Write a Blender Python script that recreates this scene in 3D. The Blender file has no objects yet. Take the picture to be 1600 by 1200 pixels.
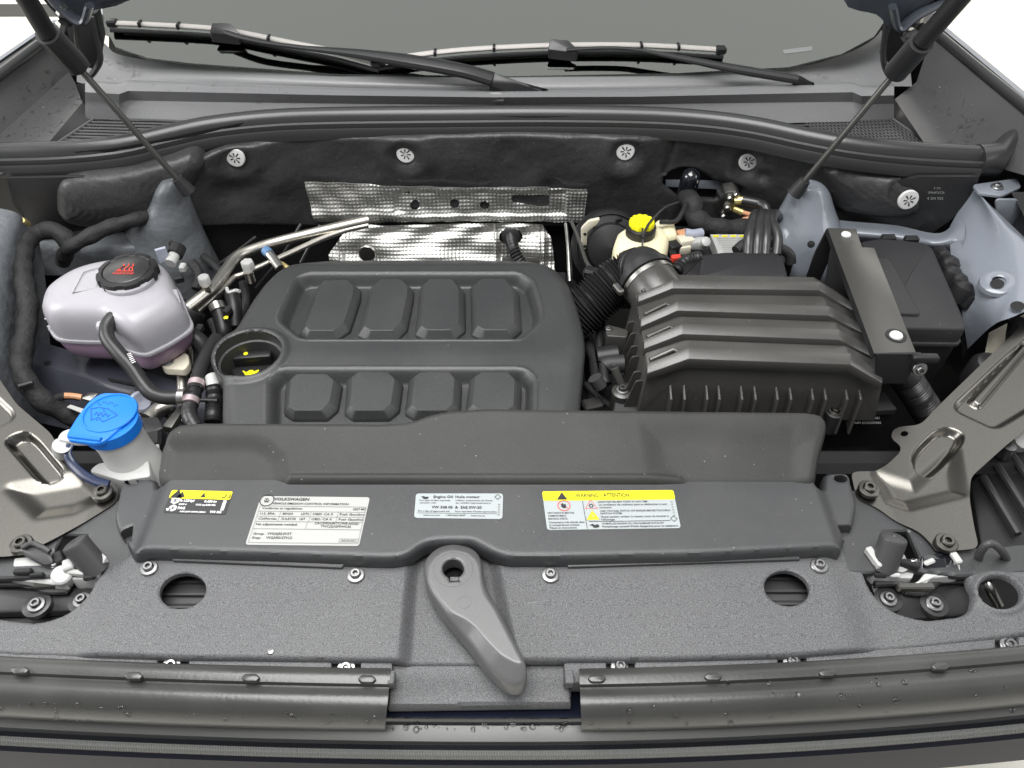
import bpy, bmesh, math, random
import numpy as np
from mathutils import Vector, Matrix

# ------------------------------------------------------------------ camera, sky, sun, exposure
scene = bpy.context.scene
COL = scene.collection
H = 0.75                      # camera height above the front panel (z = 0)
F = 1208.0                    # focal length in photo pixels (1600 wide)
cam_d = bpy.data.cameras.new('camera'); cam = bpy.data.objects.new('camera', cam_d)
COL.objects.link(cam); scene.camera = cam
cam.location = (0, 0, H); cam.rotation_euler = (math.radians(45), 0, 0)
cam_d.sensor_fit = 'HORIZONTAL'; cam_d.angle = 2 * math.atan(800 / F)
cam_d.clip_start = 0.02; cam_d.clip_end = 400

# the car stands in a white photo bay: even pale walls and large soft ceiling and wall lamps
world = bpy.data.worlds.new('World'); scene.world = world; world.use_nodes = True
bg = world.node_tree.nodes['Background']; bg.inputs['Color'].default_value = (0.96, 0.98, 1.0, 1); bg.inputs['Strength'].default_value = 0.50
def soft_lamp(name, loc, target, sx, sy, power, col=(1, 1, 1)):
    d = bpy.data.lights.new(name, 'AREA'); d.shape = 'RECTANGLE'; d.size = sx; d.size_y = sy; d.energy = power; d.color = col
    o = bpy.data.objects.new(name, d); COL.objects.link(o); o.location = loc
    o.rotation_euler = (Vector(target) - Vector(loc)).to_track_quat('-Z', 'Y').to_euler(); return o
soft_lamp('front_ceiling_lamp', (-0.30, 0.50, 2.5), (0, 0.65, 0), 2.4, 1.5, 165, (1.0, 0.995, 0.98))
soft_lamp('left_wall_lamp', (-2.7, 0.5, 1.25), (0, 0.9, 0), 1.4, 1.3, 70)
soft_lamp('right_wall_lamp', (2.9, 0.2, 1.3), (0, 0.9, 0), 1.2, 1.2, 22)
for sx_ in (-1, 1): soft_lamp('floor_fill', (sx_ * 3.4, 4.6, 1.3), (sx_ * 3.4, 4.6, -1), 3.0, 3.0, 105, (1.0, 0.97, 0.9))  # added fill on both sides, only to brighten the floor behind the car
soft_lamp('windscreen_fill', (0, 2.35, 2.7), (0, 1.5, 0.1), 6.5, 1.8, 66)  # added fill that gives the windscreen its pale reflection
vs = scene.view_settings; vs.view_transform = 'Standard'; vs.look = 'None'; vs.gamma = 1; vs.use_curve_mapping = False
vs.exposure = -0.36

# ------------------------------------------------------------------ photo pixel -> point on a known surface
S2 = math.sqrt(0.5)
def ray(u, v):
    a = (u - 800) / F; b = -(v - 600) / F
    return Vector((a, S2 + b * S2, -S2 + b * S2))
def W(u, v, z=0.0):
    d = ray(u, v); t = (z - H) / d.z
    return Vector((d.x * t, d.y * t, z))
def WP(u, v, a, b):            # surface z = a + b*y
    d = ray(u, v); t = (a - H) / (d.z - b * d.y)
    return Vector((d.x * t, d.y * t, H + d.z * t))
def WY(u, v, y):
    d = ray(u, v); t = y / d.y
    return Vector((d.x * t, y, H + d.z * t))
def P3(l):                     # [(u,v,z)]
    return [W(*p) for p in l]
def PZ(l, z):
    return [W(u, v, z) for u, v in l]
def XY(l, z=0.0):
    return [tuple(W(u, v, z).xy) for u, v in l]

# ------------------------------------------------------------------ materials
MATS = {}
def mat(name, col, rough=0.5, metal=0.0, grain=0.0, gscale=900, speck=0.0, coat=0.0, spec=0.5, trans=0.0, sss=0.0,
        dust=0.0, wrinkle=0.0, wscale=40, emis=None, alpha=1.0, ior=1.45, fleck=0.0):
    m = bpy.data.materials.new(name); m.use_nodes = True; MATS[name] = m
    nt = m.node_tree; n = nt.nodes; l = nt.links; b = n['Principled BSDF']
    c = (*col, 1)
    b.inputs['Base Color'].default_value = c; b.inputs['Roughness'].default_value = rough
    b.inputs['Metallic'].default_value = metal; b.inputs['Specular IOR Level'].default_value = spec
    b.inputs['Coat Weight'].default_value = coat; b.inputs['Coat Roughness'].default_value = 0.06
    b.inputs['Transmission Weight'].default_value = trans; b.inputs['IOR'].default_value = ior
    b.inputs['Alpha'].default_value = alpha
    if sss:
        b.inputs['Subsurface Weight'].default_value = sss; b.inputs['Subsurface Scale'].default_value = 0.02
        b.inputs['Subsurface Radius'].default_value = (1, .8, .9)
    geo = n.new('ShaderNodeNewGeometry')
    def noise(scale, detail=2.0):
        t = n.new('ShaderNodeTexNoise'); t.inputs['Scale'].default_value = scale; t.inputs['Detail'].default_value = detail
        l.new(geo.outputs['Position'], t.inputs['Vector']); return t
    prev = None
    if wrinkle:
        t = noise(wscale, 3); bp = n.new('ShaderNodeBump'); bp.inputs['Strength'].default_value = 1.0
        bp.inputs['Distance'].default_value = wrinkle; l.new(t.outputs['Fac'], bp.inputs['Height']); prev = bp
    if grain:
        t = noise(gscale, 1.5); bp = n.new('ShaderNodeBump'); bp.inputs['Strength'].default_value = 1.0
        bp.inputs['Distance'].default_value = grain; l.new(t.outputs['Fac'], bp.inputs['Height'])
        if prev: l.new(prev.outputs['Normal'], bp.inputs['Normal'])
        prev = bp
    if prev: l.new(prev.outputs['Normal'], b.inputs['Normal'])
    src = None
    if speck:
        t = noise(gscale * 0.8, 1.0); r = n.new('ShaderNodeValToRGB')
        r.color_ramp.elements[0].position = 0.36; r.color_ramp.elements[1].position = 0.66
        r.color_ramp.elements[0].color = (*[x * (1 - speck) for x in col], 1)
        r.color_ramp.elements[1].color = (*[min(1, x * (1 + speck)) for x in col], 1)
        l.new(t.outputs['Fac'], r.inputs['Fac']); src = r.outputs['Color']
    if dust:
        t = noise(9, 6); r = n.new('ShaderNodeValToRGB'); r.color_ramp.elements[0].position = 0.42; r.color_ramp.elements[1].position = 0.75
        mx = n.new('ShaderNodeMix'); mx.data_type = 'RGBA'
        mu = n.new('ShaderNodeMath'); mu.operation = 'MULTIPLY'; mu.inputs[1].default_value = dust
        l.new(t.outputs['Fac'], r.inputs['Fac']); l.new(r.outputs['Color'], mu.inputs[0]); l.new(mu.outputs[0], mx.inputs['Factor'])
        if src: l.new(src, mx.inputs['A'])
        else: mx.inputs['A'].default_value = c
        mx.inputs['B'].default_value = (0.32, 0.31, 0.29, 1); src = mx.outputs['Result']
        ma = n.new('ShaderNodeMath'); ma.operation = 'MULTIPLY_ADD'; ma.inputs[1].default_value = 0.18; ma.inputs[2].default_value = rough - 0.06
        l.new(t.outputs['Fac'], ma.inputs[0]); l.new(ma.outputs[0], b.inputs['Roughness'])
    if fleck:                                        # sparse dust specks
        t = n.new('ShaderNodeTexVoronoi'); t.inputs['Scale'].default_value = 95; l.new(geo.outputs['Position'], t.inputs['Vector'])
        r = n.new('ShaderNodeValToRGB'); r.color_ramp.elements[0].position = 0.045; r.color_ramp.elements[1].position = 0.085
        r.color_ramp.elements[0].color = (1, 1, 1, 1); r.color_ramp.elements[1].color = (0, 0, 0, 1); l.new(t.outputs['Distance'], r.inputs['Fac'])
        t2 = noise(23, 2); r2 = n.new('ShaderNodeValToRGB'); r2.color_ramp.elements[0].position = 0.5; r2.color_ramp.elements[1].position = 0.62; l.new(t2.outputs['Fac'], r2.inputs['Fac'])
        mu = n.new('ShaderNodeMath'); mu.operation = 'MULTIPLY'; l.new(r.outputs['Color'], mu.inputs[0]); l.new(r2.outputs['Color'], mu.inputs[1])
        mu2 = n.new('ShaderNodeMath'); mu2.operation = 'MULTIPLY'; mu2.inputs[1].default_value = fleck; l.new(mu.outputs[0], mu2.inputs[0])
        mx = n.new('ShaderNodeMix'); mx.data_type = 'RGBA'; l.new(mu2.outputs[0], mx.inputs['Factor'])
        if src: l.new(src, mx.inputs['A'])
        else: mx.inputs['A'].default_value = c
        mx.inputs['B'].default_value = (0.45, 0.44, 0.41, 1); src = mx.outputs['Result']
    if src: l.new(src, b.inputs['Base Color'])
    return m

mat('panel_grain', (0.095,0.096,0.100), 0.42, grain=0.0004, gscale=1600, speck=0.6, dust=0.05)
mat('tray_plastic', (0.036,0.037,0.039), 0.36, spec=0.75, grain=0.0003, gscale=1500, speck=0.28, dust=0.05, fleck=0.5)
mat('cover_plastic', (0.034,0.035,0.036), 0.34, spec=0.75, grain=0.0003, gscale=1600, speck=0.4, dust=0.03, fleck=0.5)
mat('duct_plastic', (0.028,0.028,0.027), 0.48, spec=0.35, grain=0.00022, gscale=1500, speck=0.22, dust=0.05, fleck=0.5)
mat('airbox_plastic', (0.050, 0.0485, 0.0455), 0.28, spec=0.75, grain=0.00012, gscale=1500, speck=0.14, dust=0.06, fleck=0.5)
mat('box_plastic', (0.020,0.020,0.022), 0.48, grain=0.00012, gscale=1500, dust=0.03, fleck=0.5)
mat('black_plastic', (0.012, 0.012, 0.013), 0.42, grain=0.00008, gscale=900)
mat('deep_black', (0.006, 0.006, 0.007), 0.65)
mat('rubber', (0.025,0.025,0.026), 0.33, spec=0.75, grain=0.00006, gscale=700)
mat('seal_rubber', (0.034,0.034,0.033), 0.28, spec=0.75, grain=0.00016, gscale=260, dust=0.05)
mat('hose_rubber', (0.022, 0.022, 0.023), 0.38, grain=0.0001, gscale=500)
mat('tape', (0.018, 0.018, 0.019), 0.72, grain=0.0004, gscale=260, wrinkle=0.004, wscale=60)
mat('insulation', (0.035,0.035,0.036), 0.4, grain=0.00022, gscale=620, speck=0.25, wrinkle=0.009, wscale=14, fleck=0.5)
mat('cowl_plastic', (0.155,0.156,0.160), 0.36, spec=0.75, grain=0.00016, gscale=1200, speck=0.12, dust=0.06, fleck=0.5)
mat('gutter_plastic', (0.055, 0.054, 0.055), 0.3, spec=0.75, grain=0.0001, gscale=1200, dust=0.03, fleck=0.5)
mat('satin_metal', (0.15,0.144,0.131), 0.3, metal=1.0, grain=0.00004, gscale=700, speck=0.06)
mat('dark_metal', (0.10, 0.098, 0.092), 0.32, metal=0.6, grain=0.00008, gscale=900)
mat('zinc', (0.55, 0.54, 0.51), 0.3, metal=1.0)
mat('steel_screw', (0.30,0.30,0.30), 0.36, metal=1.0)
mat('foil', (0.64,0.635,0.61), 0.5, metal=1.0)
mat('pipe_alu', (0.60, 0.575, 0.52), 0.36, metal=1.0, grain=0.0001, gscale=400)
mat('paint', (0.185,0.202,0.232), 0.34, coat=0.6, wrinkle=0.002, wscale=22)
mat('paint_shaded', (0.105,0.113,0.122), 0.46, coat=0.1, wrinkle=0.006, wscale=26)  # body paint again, with the shade of the bay put into its colour
mat('rail_paint', (0.040, 0.042, 0.055), 0.40, coat=0.2)
mat('white_plastic', (0.45,0.45,0.44), 0.42)
mat('grey_white', (0.42,0.42,0.41), 0.4)
mat('tank_plastic', (0.355,0.345,0.37), 0.34, sss=0.35)
mat('tank_fluid', (0.36,0.25,0.35), 0.30, sss=0.35)
mat('brake_tank', (0.80, 0.74, 0.50), 0.35, sss=0.3)
mat('blue_cap', (0.010,0.17,0.66), 0.36)
mat('blue_line', (0.005, 0.09, 0.42), 0.4)
mat('strap_navy', (0.010, 0.018, 0.05), 0.3)
mat('yellow_cap', (0.85, 0.78, 0.01), 0.42)
mat('clip_white', (0.62,0.62,0.61), 0.4)
mat('lever_grey', (0.085,0.085,0.086), 0.32, spec=0.75, grain=0.00012, gscale=1400, speck=0.1)
mat('bumper_rubber', (0.05,0.05,0.051), 0.45, grain=0.0001, gscale=800)
mat('gloss_black', (0.008, 0.009, 0.012), 0.08, coat=1.0)
mat('gloss_navy', (0.010, 0.012, 0.022), 0.12, coat=1.0)
mat('navy_satin', (0.006, 0.007, 0.013), 0.28, spec=0.25)
mat('trim_grey', (0.09,0.09,0.087), 0.3)
mat('light_bar', (0.13,0.13,0.125), 0.25, coat=0.6)
mat('wiper_black', (0.012, 0.012, 0.013), 0.3)
mat('blade_grey', (0.36,0.34,0.32), 0.42)
mat('label_white', (0.37,0.37,0.36), 0.5)
mat('label_ice', (0.34,0.37,0.375), 0.5)
mat('label_yellow', (0.74,0.67,0.01), 0.5)
mat('label_black', (0.03, 0.03, 0.032), 0.5)
mat('print_black', (0.02,0.02,0.022), 0.6)
mat('print_white', (0.80, 0.80, 0.80), 0.6)
mat('print_red', (0.65, 0.05, 0.03), 0.6)
mat('print_grey', (0.22, 0.22, 0.22), 0.6)
mat('copper', (0.60, 0.30, 0.16), 0.4)
mat('brass', (0.70, 0.58, 0.25), 0.35, metal=0.7)
mat('connector_cream', (0.62, 0.58, 0.47), 0.5)
mat('connector_grey', (0.33, 0.35, 0.42), 0.5)
mat('ground_concrete', (0.88,0.85,0.77), 0.9, wrinkle=0.01, wscale=3)
mat('kerb_dark', (0.10, 0.10, 0.095), 0.9)
mat('droplet', (0.9, 0.9, 0.9), 0.02, trans=1.0, ior=1.33)
mat('hood_paint', (0.035,0.040,0.050), 0.4, coat=0.4)
mat('frit', (0.010, 0.010, 0.011), 0.06)
mat('dash', (0.05, 0.05, 0.047), 0.7)
g = bpy.data.materials.new('glass'); g.use_nodes = True; MATS['glass'] = g
gn = g.node_tree.nodes; gl = g.node_tree.links; gn.remove(gn['Principled BSDF'])
tr = gn.new('ShaderNodeBsdfTransparent'); tr.inputs[0].default_value = (0.55, 0.60, 0.55, 1)
gs = gn.new('ShaderNodeBsdfGlossy'); gs.inputs['Roughness'].default_value = 0.02; gs.inputs['Color'].default_value = (0.96, 1.0, 0.93, 1)
fr = gn.new('ShaderNodeFresnel'); fr.inputs[0].default_value = 2.1
mx = gn.new('ShaderNodeMixShader'); gl.new(fr.outputs[0], mx.inputs[0]); gl.new(tr.outputs[0], mx.inputs[1]); gl.new(gs.outputs[0], mx.inputs[2])
gl.new(mx.outputs[0], gn['Material Output'].inputs[0])

# ------------------------------------------------------------------ object helpers
def mesh_obj(name, verts, faces, material, parent=None, smooth=True, angle=35, kind=None, weld=False):
    off = Vector(parent['_base']) if parent is not None and '_base' in parent else Vector((0, 0, 0))
    me = bpy.data.meshes.new(name)
    V = np.array([tuple(v) for v in verts], dtype=float) if not isinstance(verts, np.ndarray) else verts
    V = V - np.array(off)
    me.from_pydata(V.tolist() if not isinstance(V, list) else V, [], faces.tolist() if isinstance(faces, np.ndarray) else faces)
    bm = bmesh.new(); bm.from_mesh(me)
    if weld: bmesh.ops.remove_doubles(bm, verts=bm.verts, dist=1e-6)
    bmesh.ops.recalc_face_normals(bm, faces=bm.faces)
    bm.to_mesh(me); bm.free()
    if smooth:
        me.shade_smooth(); me.set_sharp_from_angle(angle=math.radians(angle))
    me.materials.append(MATS[material])
    o = bpy.data.objects.new(name, me); COL.objects.link(o)
    if parent is not None:
        o.parent = parent; o['_base'] = tuple(off)
    else:
        o['_base'] = (0, 0, 0)
    if kind: o['kind'] = kind
    return o
def thing(name, label, cat, base=(0, 0, 0), group=None):
    o = bpy.data.objects.new(name, None); COL.objects.link(o); o.empty_display_size = 0.02
    o.location = base; o['_base'] = tuple(base)
    o['label'] = label; o['category'] = cat
    if group: o['group'] = group
    return o
class MB:                                            # collects shapes for ONE part
    def __init__(s): s.v = []; s.f = []
    def add(s, vf):
        v, f = vf; k = len(s.v); s.v += [tuple(p) for p in v]; s.f += [tuple(i + k for i in q) for q in f]; return s
    def build(s, name, material, parent=None, **kw): return mesh_obj(name, s.v, s.f, material, parent, **kw)
def put(name, vf, material, parent=None, **kw): return mesh_obj(name, vf[0], vf[1], material, parent, **kw)

def loft(rings, closed=True, caps=True):
    n = len(rings[0]); v = [p for r in rings for p in r]; f = []
    for i in range(len(rings) - 1):
        for j in range(n if closed else n - 1):
            k = (j + 1) % n
            f.append((i * n + j, i * n + k, (i + 1) * n + k, (i + 1) * n + j))
    if caps and closed:
        f.append(tuple(range(n))[::-1]); f.append(tuple((len(rings) - 1) * n + j for j in range(n)))
    return v, f
def catmull(pts, sub=6):
    pts = [Vector(p) for p in pts]
    if len(pts) < 3:
        return [pts[0].lerp(pts[-1], i / sub) for i in range(sub + 1)]
    out = []
    ex = [pts[0] * 2 - pts[1]] + pts + [pts[-1] * 2 - pts[-2]]
    for i in range(1, len(ex) - 2):
        a, b, c, d = ex[i - 1], ex[i], ex[i + 1], ex[i + 2]
        for k in range(sub):
            t = k / sub
            out.append(0.5 * ((2 * b) + (c - a) * t + (2 * a - 5 * b + 4 * c - d) * t * t + (3 * b - a - 3 * c + d) * t ** 3))
    out.append(pts[-1]); return out
def tube(pts, r, n=12, sub=6, caps=True, smooth=True, flat=1.0):
    path = catmull(pts, sub) if smooth else [Vector(p) for p in pts]
    L = [0]
    for a, b in zip(path, path[1:]): L.append(L[-1] + (b - a).length)
    T = []
    for i in range(len(path)):
        t = (path[min(i + 1, len(path) - 1)] - path[max(i - 1, 0)])
        T.append(t.normalized() if t.length > 1e-9 else Vector((0, 0, 1)))
    up = Vector((0, 0, 1)) if abs(T[0].z) < 0.9 else Vector((1, 0, 0))
    x = T[0].cross(up).normalized(); rings = []
    for i, p in enumerate(path):
        x = (x - T[i] * x.dot(T[i])).normalized(); y = T[i].cross(x)
        rr = r(L[i] / L[-1], L[i]) if callable(r) else (r if not isinstance(r, (list, tuple)) else r[0] + (r[1] - r[0]) * L[i] / L[-1])
        rings.append([p + x * (math.cos(2 * math.pi * k / n) * rr) + y * (math.sin(2 * math.pi * k / n) * rr * flat) for k in range(n)])
    return loft(rings, True, caps)
def basis(axis):
    z = Vector(axis).normalized(); x = z.orthogonal().normalized()
    if abs(z.z) > 0.99: x = Vector((1, 0, 0)) - z * z.x; x.normalize()
    return x, z.cross(x), z
def lathe(profile, c, axis=(0, 0, 1), n=32, caps=True, wob=None):
    x, y, z = basis(axis); c = Vector(c); rings = []
    for r, h in profile:
        rings.append([c + z * h + (x * math.cos(2 * math.pi * k / n) + y * math.sin(2 * math.pi * k / n)) * (r * (wob(k / n, h) if wob else 1)) for k in range(n)])
    return loft(rings, True, caps)
def box(c, s, rot=None, bevel=0.0, seg=1, axes=None):
    bm = bmesh.new(); bmesh.ops.create_cube(bm, size=1.0)
    for v in bm.verts: v.co = Vector((v.co.x * s[0], v.co.y * s[1], v.co.z * s[2]))
    if bevel: bmesh.ops.bevel(bm, geom=list(bm.edges), offset=bevel, segments=seg, affect='EDGES', profile=0.5)
    M = Matrix.Rotation(rot, 3, 'Z') if isinstance(rot, (int, float)) else (rot if rot is not None else Matrix.Identity(3))
    if axes: M = Matrix([axes[0], axes[1], axes[2]]).transposed()
    c = Vector(c); bm.verts.index_update()
    v = [M @ q.co + c for q in bm.verts]; f = [tuple(q.index for q in p.verts) for p in bm.faces]; bm.free(); return v, f
def rc(pts, r, n=4, closed=True):                    # round the corners of a polygon
    out = []; N = len(pts); pts = [Vector(p) for p in pts]
    for i in range(N):
        a, b, c = pts[i - 1], pts[i], pts[(i + 1) % N]
        da, dc = (a - b), (c - b); k = min(r, da.length * 0.45, dc.length * 0.45)
        p, q = b + da.normalized() * k, b + dc.normalized() * k
        for j in range(n + 1):
            t = j / n; out.append(p * (1 - t) ** 2 + b * (2 * t * (1 - t)) + q * t * t)
    return out
def rcl(pts, r, n=4): return [tuple(p) for p in rc([Vector((*p, 0)) for p in pts], r, n)]
def newell(pts):
    n = Vector((0, 0, 0))
    for a, b in zip(pts, pts[1:] + pts[:1]): n += Vector(a).cross(Vector(b))
    return n.normalized()
def inset(pts, d, nrm):
    out = []; N = len(pts)
    for i in range(N):
        a, b, c = pts[i - 1], pts[i], pts[(i + 1) % N]
        e1 = (b - a); e2 = (c - b)
        if e1.length < 1e-9 or e2.length < 1e-9: out.append(b.copy()); continue
        n1 = nrm.cross(e1).normalized(); n2 = nrm.cross(e2).normalized()
        k = 1 + n1.dot(n2); m = (n1 + n2) / max(k, 0.35)
        out.append(b + m * d)
    return out
def slab(pts, vec, bevel=0.0015, seg=2, bottom=True):
    pts = [Vector(p) for p in pts]; vec = Vector(vec); n = newell(pts)
    if n.dot(vec) > 0: pts = pts[::-1]; n = -n
    rings = [[p + vec for p in pts]]
    if bevel > 0:
        rings.append([p - n * bevel for p in pts])
        for i in range(1, seg + 1):
            t = i / seg * math.pi / 2
            rings.append([p - n * (bevel * (1 - math.sin(t))) for p in inset(pts, bevel * (1 - math.cos(t)), n)])
    else: rings.append(pts)
    return loft(rings)
def patch(rows, sub=6, smooth=True, thick=0.0):
    def interp(l):
        if smooth: return catmull(l, sub)
        o = []
        for a, b in zip(l, l[1:]): o += [Vector(a).lerp(Vector(b), k / sub) for k in range(sub)]
        return o + [Vector(l[-1])]
    A = [interp(r) for r in rows]
    cols = [interp([r[j] for r in A]) for j in range(len(A[0]))]
    R, C = len(cols[0]), len(cols)
    v = [cols[j][i] for i in range(R) for j in range(C)]; f = []
    for i in range(R - 1):
        for j in range(C - 1): f.append((i * C + j, i * C + j + 1, (i + 1) * C + j + 1, (i + 1) * C + j))
    if thick:
        n0 = (cols[min(1, C - 1)][0] - cols[0][0]).cross(cols[0][1] - cols[0][0]).normalized()
        if n0.z < 0: n0 = -n0
        k = len(v); v += [p - n0 * thick for p in v]
        f += [tuple(i + k for i in q)[::-1] for q in f]
        bd = [j for j in range(C)] + [i * C + C - 1 for i in range(1, R)] + [(R - 1) * C + j for j in range(C - 2, -1, -1)] + [i * C for i in range(R - 2, 0, -1)]
        for a, b in zip(bd, bd[1:] + bd[:1]): f.append((a, b, b + k, a + k))
    return v, f
def sdf(P, poly):
    poly = np.array(poly, float)[:, :2]; d = np.full(len(P), 1e9); ins = np.zeros(len(P), bool)
    N = len(poly)
    for i in range(N):
        a = poly[i]; b = poly[(i + 1) % N]; e = b - a; w = P - a
        t = np.clip((w @ e) / max(e @ e, 1e-18), 0, 1); q = w - t[:, None] * e
        d = np.minimum(d, (q * q).sum(1))
        c1 = (a[1] > P[:, 1]) != (b[1] > P[:, 1])
        with np.errstate(divide='ignore', invalid='ignore'):
            xi = (b[0] - a[0]) * (P[:, 1] - a[1]) / (b[1] - a[1] + 1e-30) + a[0]
        ins ^= c1 & (P[:, 0] < xi)
    d = np.sqrt(d); return np.where(ins, -d, d)
def sstep(a, b, x):
    t = np.clip((x - a) / (b - a), 0, 1); return t * t * (3 - 2 * t)
def field(poly, h, holes=(), res=0.002, rnd=0.004, thick=0.006, hrnd=None, mp=None):
    """moulded sheet: height h(P) over an outline with holes, rounded rims and a skirt"""
    poly = np.array([tuple(p)[:2] for p in poly]); holes = [np.array([tuple(p)[:2] for p in q]) for q in holes]
    lo = poly.min(0) - res; hi = poly.max(0) + res
    nx = int((hi[0] - lo[0]) / res) + 2; ny = int((hi[1] - lo[1]) / res) + 2
    gx, gy = np.meshgrid(lo[0] + np.arange(nx) * res, lo[1] + np.arange(ny) * res); P = np.stack([gx.ravel(), gy.ravel()], 1)
    def SD(Q):
        s = sdf(Q, poly)
        for q in holes: s = np.maximum(s, -sdf(Q, q))
        return s
    ctr = (P.reshape(ny, nx, 2)[:-1, :-1] + res / 2).reshape(-1, 2); K = (SD(ctr) < 0).reshape(ny - 1, nx - 1)
    cnt = np.zeros((ny, nx), int)
    cnt[:-1, :-1] += K; cnt[1:, :-1] += K; cnt[:-1, 1:] += K; cnt[1:, 1:] += K
    used = cnt > 0; bnd = (used & (cnt < 4)).ravel()
    B = P[bnd]
    for _ in range(3):
        s = SD(B); e = res * 0.05
        gxx = (SD(B + [e, 0]) - SD(B - [e, 0])) / (2 * e); gyy = (SD(B + [0, e]) - SD(B - [0, e])) / (2 * e)
        gl_ = np.maximum(np.hypot(gxx, gyy), 0.3); B = B - np.clip(s / gl_, -res * 1.1, res * 1.1)[:, None] * np.stack([gxx, gyy], 1) / gl_[:, None]
    P[bnd] = B
    idx = -np.ones(nx * ny, int); u = np.flatnonzero(used.ravel()); idx[u] = np.arange(len(u)); Q = P[u]
    so = sdf(Q, poly); z = h(Q)
    def rim(s, r): x = np.clip(s + r, 0, r); return r - np.sqrt(np.maximum(r * r - x * x, 0))
    if rnd: z = z - rim(so, rnd)
    hr = rnd if hrnd is None else hrnd
    if hr:
        for q in holes: z = z - rim(-sdf(Q, q), hr)
    I = idx.reshape(ny, nx); j, i = np.nonzero(K)
    faces = np.stack([I[j, i], I[j, i + 1], I[j + 1, i + 1], I[j + 1, i]], 1)
    E = np.concatenate([faces[:, [0, 1]], faces[:, [1, 2]], faces[:, [2, 3]], faces[:, [3, 0]]])
    key = np.sort(E, 1); ku, inv, c = np.unique(key, axis=0, return_inverse=True, return_counts=True)
    be = E[c[inv.ravel()] == 1]
    V = np.concatenate([Q, z[:, None]], 1); n0 = len(V); bv = np.unique(be); low = V[bv].copy(); low[:, 2] -= thick
    m = {int(b): n0 + k for k, b in enumerate(bv)}
    V = np.concatenate([V, low])
    f = faces.tolist() + [(int(a), int(m[int(a)]), int(m[int(b)]), int(b)) for a, b in be]
    if mp is not None: V = mp(V)
    return V, f
def ell(u, v, ru, rv, rot=0.0, n=28):
    r = math.radians(rot)
    return [(u + ru * math.cos(t) * math.cos(r) - rv * math.sin(t) * math.sin(r), v + ru * math.cos(t) * math.sin(r) + rv * math.sin(t) * math.cos(r))
            for t in [2 * math.pi * k / n for k in range(n)]]
def circ(c, r, n=32): return [(c[0] + r * math.cos(2 * math.pi * k / n), c[1] + r * math.sin(2 * math.pi * k / n)) for k in range(n)]

# text on flat labels ---------------------------------------------------------------
def text_vf(s, bold=0.0):
    cu = bpy.data.curves.new('t', 'FONT'); cu.body = s; cu.size = 1; cu.resolution_u = 2; cu.offset = bold
    ob = bpy.data.objects.new('t', cu); me = bpy.data.meshes.new_from_object(ob)
    v = [tuple(q.co) for q in me.vertices]; f = [tuple(p.vertices) for p in me.polygons]
    bpy.data.objects.remove(ob); bpy.data.meshes.remove(me); bpy.data.curves.remove(cu); return v, f
class Label:                                         # a flat label given by its four corners (TL, TR, BR, BL)
    def __init__(s, q):
        s.q = [Vector(p) for p in q]; s.n = newell(s.q)
        if s.n.z < 0 : s.n = -s.n
    def at(s, x, y, lift=0.0):                       # x 0..1 left to right, y 0..1 top to bottom
        a = s.q[0].lerp(s.q[1], x); b = s.q[3].lerp(s.q[2], x); return a.lerp(b, y) + s.n * lift
    def rect(s, x0, y0, x1, y1, lift, r=0.0):
        p = [s.at(x0, y0, lift), s.at(x1, y0, lift), s.at(x1, y1, lift), s.at(x0, y1, lift)]
        if r: p = rc(p, r)
        return p, [tuple(range(len(p)))]
    def text(s, t, x0, x1, y, hh, lift=0.0007, bold=0.0, xform=None):
        v, f = text_vf(t, bold + 0.012); xs = [p[0] for p in v]; a, b = min(xs), max(xs)
        return [s.at(x0 + (p[0] - a) / (b - a) * (x1 - x0), y - p[1] * hh / 0.72, lift) for p in v], f
    def poly(s, pts, lift=0.0007): return [s.at(x, y, lift) for x, y in pts], [tuple(range(len(pts)))]
    def line(s, x0, y0, x1, y1, w, lift=0.0006):
        a, b = s.at(x0, y0, lift), s.at(x1, y1, lift); d = (b - a).normalized(); k = s.n.cross(d) * w / 2
        return [a + k, b + k, b - k, a - k], [(0, 1, 2, 3)]
    def ring(s, cx, cy, r, w, lift=0.0007, n=24, sides=None):   # r, w in metres
        c = s.at(cx, cy, lift); x = (s.q[1] - s.q[0]).normalized(); y = s.n.cross(x); n = sides or n; v = []; f = []
        for k in range(n):
            t = 2 * math.pi * k / n + math.pi / 2
            d = x * math.cos(t) + y * math.sin(t); v += [c + d * r, c + d * (r - w)]
        for k in range(n): j = (k + 1) % n; f.append((2 * k, 2 * j, 2 * j + 1, 2 * k + 1))
        return v, f
    def disc(s, cx, cy, r, lift=0.0007, n=24, start=math.pi / 2):
        c = s.at(cx, cy, lift); x = (s.q[1] - s.q[0]).normalized(); y = s.n.cross(x)
        return [c + (x * math.cos(start + 2 * math.pi * k / n) + y * math.sin(start + 2 * math.pi * k / n)) * r for k in range(n)], [tuple(range(n))]

# ================================================================== THE SETTING
ground = put('ground', patch([[(-60, -60, -0.98), (60, -60, -0.98)], [(-60, 60, -0.98), (60, 60, -0.98)]], 1, False), 'ground_concrete'); ground['kind'] = 'structure'
kz = -0.975
kerb = put('road_strip', slab([Vector((-9, 4.86, kz)), Vector((-2.5, 4.86, kz)), Vector((-2.5, 5.06, kz)), Vector((-9, 5.06, kz))], (0, 0, -0.004), 0), 'kerb_dark'); kerb['kind'] = 'structure'

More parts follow.
